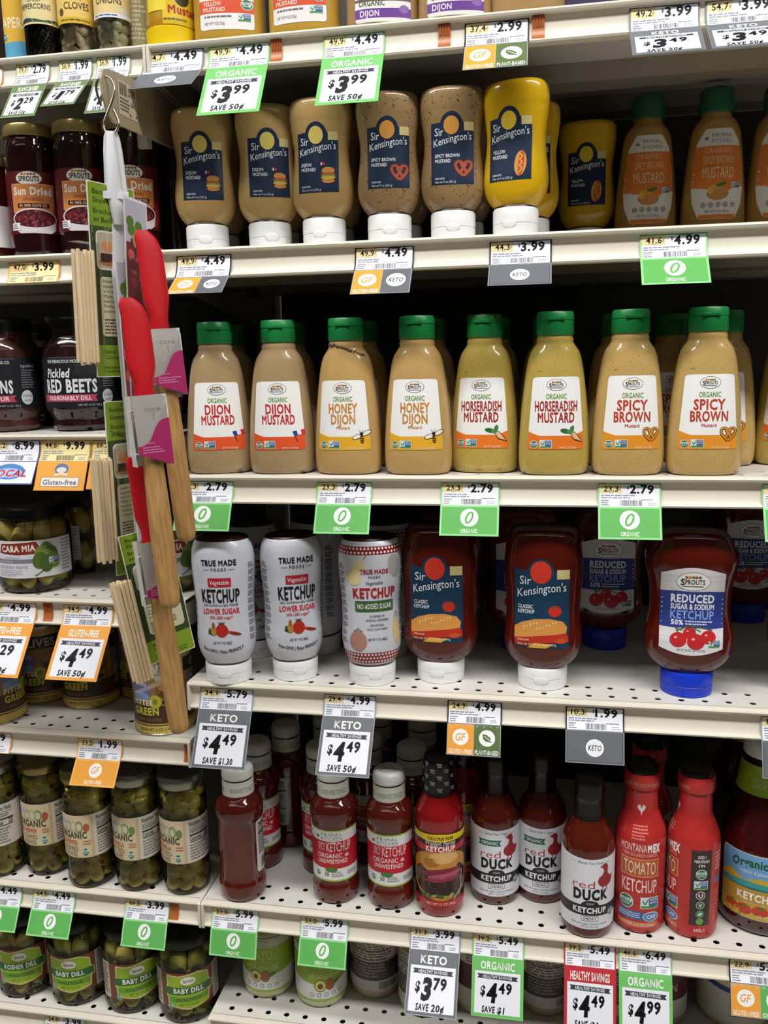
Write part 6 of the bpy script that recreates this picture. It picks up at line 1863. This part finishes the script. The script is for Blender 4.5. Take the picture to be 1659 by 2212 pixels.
def skewer_pack(pt, pb, Y, width, tilt, label, seed, low=.05):
    """card edge runs from pixel pt to pixel pb at depth Y; the card turns into the shelf"""
    a, c = hit_y(pt[0], pt[1], Y), hit_y(pb[0], pb[1], Y)
    H = np.linalg.norm(a - c)
    up = Vector((a - c) / H)
    side = Vector((math.cos(tilt), math.sin(tilt), 0))
    side = (side - up * side.dot(up)).normalized()
    nrm = side.cross(up)            # faces the viewer
    M = Matrix(((side.x, -nrm.x, up.x, c[0]), (side.y, -nrm.y, up.y, c[1]), (side.z, -nrm.z, up.z, c[2]), (0, 0, 0, 1)))
    e = tag(link('skewer_pack', None), label, 'skewer pack', 'bamboo skewer packs')
    e.matrix_world = M
    h, w = H * 1000, width * 1000
    A = Art()
    A.rect(0, 0, w, h, '#f0efe4', 0, 2).rect(.8, .8, w - .8, h - .8, '#7f9a2c', 1, 2)
    A.rect(.8, h * .17, w - .8, h * .78, '#3c4a2a', 2)
    R = random.Random(seed)
    for k in range(14):
        y0 = h * (.2 + .56 * R.random())
        A.path([(R.uniform(2, w - 2), y0), (R.uniform(2, w - 2), y0 + h * .1)], 1.6, R.choice(('#55683a', '#2c3820', '#6a7f44')), 3)
    for i, t in enumerate(('Bamboo', 'Skewers', 'Brochettes', 'en Bambou')):
        A.text(t, 6, h * (.94 - .042 * i - (i > 1) * .012), h * .026, '#2f3d14', 4, w=w * (.42, .44, .55, .55)[i], al='l')
    A.text('4"', w * .42, h * .965, h * .02, '#2f3d14', 4, w=6)
    A.rect(w * .12, h * .56, w * .92, h * .76, '#d9d4c8', 4, 5).rect(w * .15, h * .57, w * .89, h * .75, '#b9a992', 5, 4)
    for k, (cx, cy, c_) in enumerate(((.35, .68, '#c98a5c'), (.58, .68, '#c47a50'), (.76, .68, '#b56a44'))):
        A.ell(w * cx, h * cy, w * .12, h * .03, c_, 6).path([(w * cx, h * cy), (w * cx, h * .745)], .8, '#e6d3a8', 7)
    A.rect(w * .2, h * .60, w * .84, h * .645, '#3a2a20', 6).ell(w * .52, h * .598, w * .36, h * .02, '#a06a48', 6)
    A.rect(w * .14, h * .21, w * .93, h * .53, '#2c3820', 4, 4).rect(w * .16, h * .215, w * .91, h * .525, '#c9c3a0', 5, 4)
    for i, t in enumerate(('Ideal size for', 'appetizers', 'and small plates', 'Made of natural', 'bamboo', 'Perfect for', 'entertaining')):
        A.text(t, w * .22, h * (.495 - .026 * i), h * .016, '#3a3a28', 6, w=w * (.54, .4, .58, .58, .3, .42, .46)[i], al='l')
    A.fine(w * .22, h * .225, w * .8, h * .31, '#5a5a44', 6, 5, seed)
    A.text('Bone', w * .16, h * .125, h * .022, '#2f3d14', 4, w=w * .26, al='l').text('Concepts', w * .16, h * .095, h * .022, '#2f3d14', 4, w=w * .46, al='l').fine(w * .16, h * .02, w * .9, h * .06, '#4f6a1c', 4, 2, seed)
    link('card', A.mesh('card', FILM, lambda x, y, l: np.stack([x, -.0003 * 1000 - .07 * l, y], 1) / 1000), e)
    link('card_back', MB().box(0, width, 0, .0007, 0, H).mesh('card_back', mat('white_card_back', '#d9d8d0', .6)), e)
    sk = MB().tube([(0, 0, 0), (0, 0, .006), (0, 0, .100), (0, 0, .108)], [.0019, .0021, .0021, .0019], 7)
    sm = sk.mesh('skewer', SKEW, True, 50)
    z0 = H * low
    k = 0
    for row in range(3):
        for j in range(5):
            x = -.0185 + j * .0042 + (row % 2) * .0018
            link('skewer', sm, e, (x, .004 - row * .0040 - abs(j - 2.5) * .0002, z0 + R.uniform(0, .004)), (R.uniform(-.008, .008), R.uniform(-.008, .008), 0))
    bag = MB().box(-.0205, .006, -.008, .0075, z0 - .008, z0 + .119)
    link('clear_bag', bag.mesh('clear_bag', BAG), e)
    return e


skewer_pack((186, 388), (210, 815), -.130, .060, 1.2, 'topmost bamboo skewer pack with a green card, beside the sun-dried tomato jars', 1, .06)
skewer_pack((224, 868), (252, 1245), -.118, .055, 1.2, 'middle bamboo skewer pack with a green card, left of the red spatulas', 2, .09)
skewer_pack((254, 1160), (322, 1438), -.128, .058, .95, 'lowest bamboo skewer pack, tilted in front of the olive cans', 3, -.10)


def spatula(p_top, p_neck, p_end, Y, rot, label, seed, hw=.0130, card=True, cpx=None):
    """silicone head at the top, wooden handle hanging down; pixels give top of head, neck and handle end"""
    a, nck, c = hit_y(*p_top, Y), hit_y(*p_neck, Y), hit_y(*p_end, Y)
    L = np.linalg.norm(a - c)
    up = Vector((a - c) / L)
    side = Vector((math.cos(rot), math.sin(rot), 0))
    side = (side - up * side.dot(up)).normalized()
    nrm = side.cross(up)
    M = Matrix(((side.x, -nrm.x, up.x, c[0]), (side.y, -nrm.y, up.y, c[1]), (side.z, -nrm.z, up.z, c[2]), (0, 0, 0, 1)))
    e = tag(link('spatula', None), label, 'spatula', 'red silicone spatulas')
    e.matrix_world = M
    hl = float(np.linalg.norm(a - nck))
    zn = L - hl
    pr = Prof([(zn * 1000, 10, 7, 2.2), ((zn + .012) * 1000, hw * 700, 7, 2.4), ((zn + hl * .35) * 1000, hw * 1000, 6, 2.8), ((zn + hl * .75) * 1000, hw * 960, 4.2, 3), ((zn + hl * .93) * 1000, hw * 800, 3.0, 3), (L * 1000, hw * 430, 2.2, 2.6)])
    me = pr.mesh('head', REDS, 28)
    for v in me.vertices:      # one corner rounder than the other
        t = max(0, (v.co.z - (zn + hl * .7)) / (hl * .3))
        v.co.x -= .006 * t * t
    link('head', me, e)
    hp = Prof([(0, 5, 4.5, 2.2), (2, 8.2, 6, 2.2), (8, 10, 7, 2.3), (zn * 350, 11, 7.6, 2.3), (zn * 700, 9.6, 7, 2.3), (zn * 1000 - 14, 8.4, 6.4, 2.2), (zn * 1000 + 6, 8, 6, 2.2)])
    link('handle', hp.mesh('handle', BAMBOO, 20), e)
    if card:
        # folded card sleeve round the handle just below the head
        z1, z0 = zn + .004, zn - .062
        w, d = .0155, .0115
        s = MB()
        for (x0, x1, y0, y1) in ((-w, w, d - .0006, d), (-w - .0006, -w, -d * .2, d), (w, w + .0006, -d, d)):
            s.box(x0, x1, y0, y1, z0, z1)
        link('sleeve', s.mesh('sleeve', mat('white_card', '#d6d2cc', .5)), e)
        A = Art()
        wm = w * 1000
        z0m, z1m = z0 * 1000, z1 * 1000
        poly_round(A, [(-wm, z0m + 12), (wm + 1, z0m), (wm + 1, z1m - 4), (wm - 4, z1m), (-wm, z1m)], '#d9d4cc', 0, 2)
        A.poly([(-wm, z0m + 12)] + [(-wm + k / 10 * (2 * wm + 1), z0m + 12 - k * 1.2 + .01) for k in range(1, 11)] + [(wm + 1 - k / 10 * (2 * wm + 1), z0m + 44 - 20 / (1 + math.exp(-(k - 5) * 1.0)) * 1.25) for k in range(11)], '#a3245e', 1)
        A.text('core', 2, z1m - 15, 4.6, '#8f7a6a', 2, w=15).path([(2, z1m - 16), (2, z1m - 24)], .6, '#8f7a6a', 2)
        A.text('Bamboo', -wm + 4, z0m + 21, 2.4, '#d890b4', 3, w=12, al='l').fine(-wm + 4, z0m + 12, wm - 3, z0m + 19, '#c878a2', 3, 3, seed)
        link('card_print', A.mesh('card_print', CARD, lambda x, y, l: np.stack([x, np.full_like(x, -d * 1000 - .1) - .07 * l, y], 1) / 1000), e)
        t = MB().box(-w, w, -d - .0001, -d + .0005, z0 + .012, z1)
        link('card', t.mesh('card', mat('white_card', '#d6d2cc', .5)), e)
        tie = MB()
        for zz in (z1 - .014, z0 + .012):
            tie.tube([(-w - .002, -d * .4, zz), (0, .009, zz), (w * .6, -d * .2, zz)], .0009, 6)
        link('tie', tie.mesh('tie', mat('clear_tie', '#dcdcdc', .3)), e)
    return e


# the picture card of the spatula set hangs behind the heads
spatula((318, 497), (352, 720), (404, 1168), -.118, .75, 'upper red spatula with a wooden handle, nearest the mustard bottles', 1)
spatula((287, 643), (322, 862), (369, 1312), -.188, .75, 'middle red spatula with a wooden handle beside the skewer packs', 2)
spatula((300, 985), (333, 1175), (389, 1582), -.160, .75, 'lowest red spatula whose wooden handle reaches the olive can', 3)


def back_card(q, Y0, Y1, label, seed):
    """tall narrow printed card behind a spatula, given by its four pixel corners, nearer edge at Y0, farther edge at Y1"""
    c = [hit_y(*q[0], Y0), hit_y(*q[1], Y1), hit_y(*q[2], Y1), hit_y(*q[3], Y0)]
    A = Art()
    A.rect(0, 0, 1, 1, '#dcdade', 0).rect(.04, .01, .96, .99, '#b9b4c2', 1)
    R = random.Random(seed)
    A.rect(.04, .12, .96, .84, '#7a2630', 2)
    for k in range(44):
        A.ell(R.uniform(.15, .85), R.uniform(.14, .84), .15, .022, R.choice(('#a83a40', '#6f1f2c', '#c25a54', '#d8b8ac', '#52202a')), 3 + k * .05, 8)
    for k in range(6):
        A.ell(R.uniform(.2, .8), R.uniform(.84, .92), .16, .02, R.choice(('#6f9a3a', '#8fb04a', '#557a2c')), 6 + k * .1, 8)
    c = [np.array(p) for p in c]
    c[2] = c[1] + c[3] - c[0]
    nn = np.cross(c[1] - c[0], c[3] - c[0])
    nn /= np.linalg.norm(nn)

    def fn(x, y, l):
        x, y = x[:, None], y[:, None]
        return (c[3] * (1 - x) + c[2] * x) * (1 - y) + (c[0] * (1 - x) + c[1] * x) * y - nn * (.0004 + .00006 * l[:, None])
    e = tag(link('picture_card', None), label, 'card', 'spatula picture cards')
    link('card_print', A.mesh('card_print', FILM, fn), e)
    v = [p - nn * .0003 for p in c] + [p + nn * .0004 for p in c]
    link('card', MB().add(v, [(0, 1, 2, 3), (7, 6, 5, 4), (0, 4, 5, 1), (1, 5, 6, 2), (2, 6, 7, 3), (3, 7, 4, 0)]).mesh('card', mat('white_card', '#d6d2cc', .5)), e)


back_card([(266, 420), (316, 440), (345, 980), (288, 1010)], -.112, -.085, 'tall picture card with berries behind the upper red spatula', 4)
back_card([(248, 560), (292, 560), (330, 1250), (300, 1200)], -.118, -.09, 'tall picture card with berries behind the middle red spatula', 5)
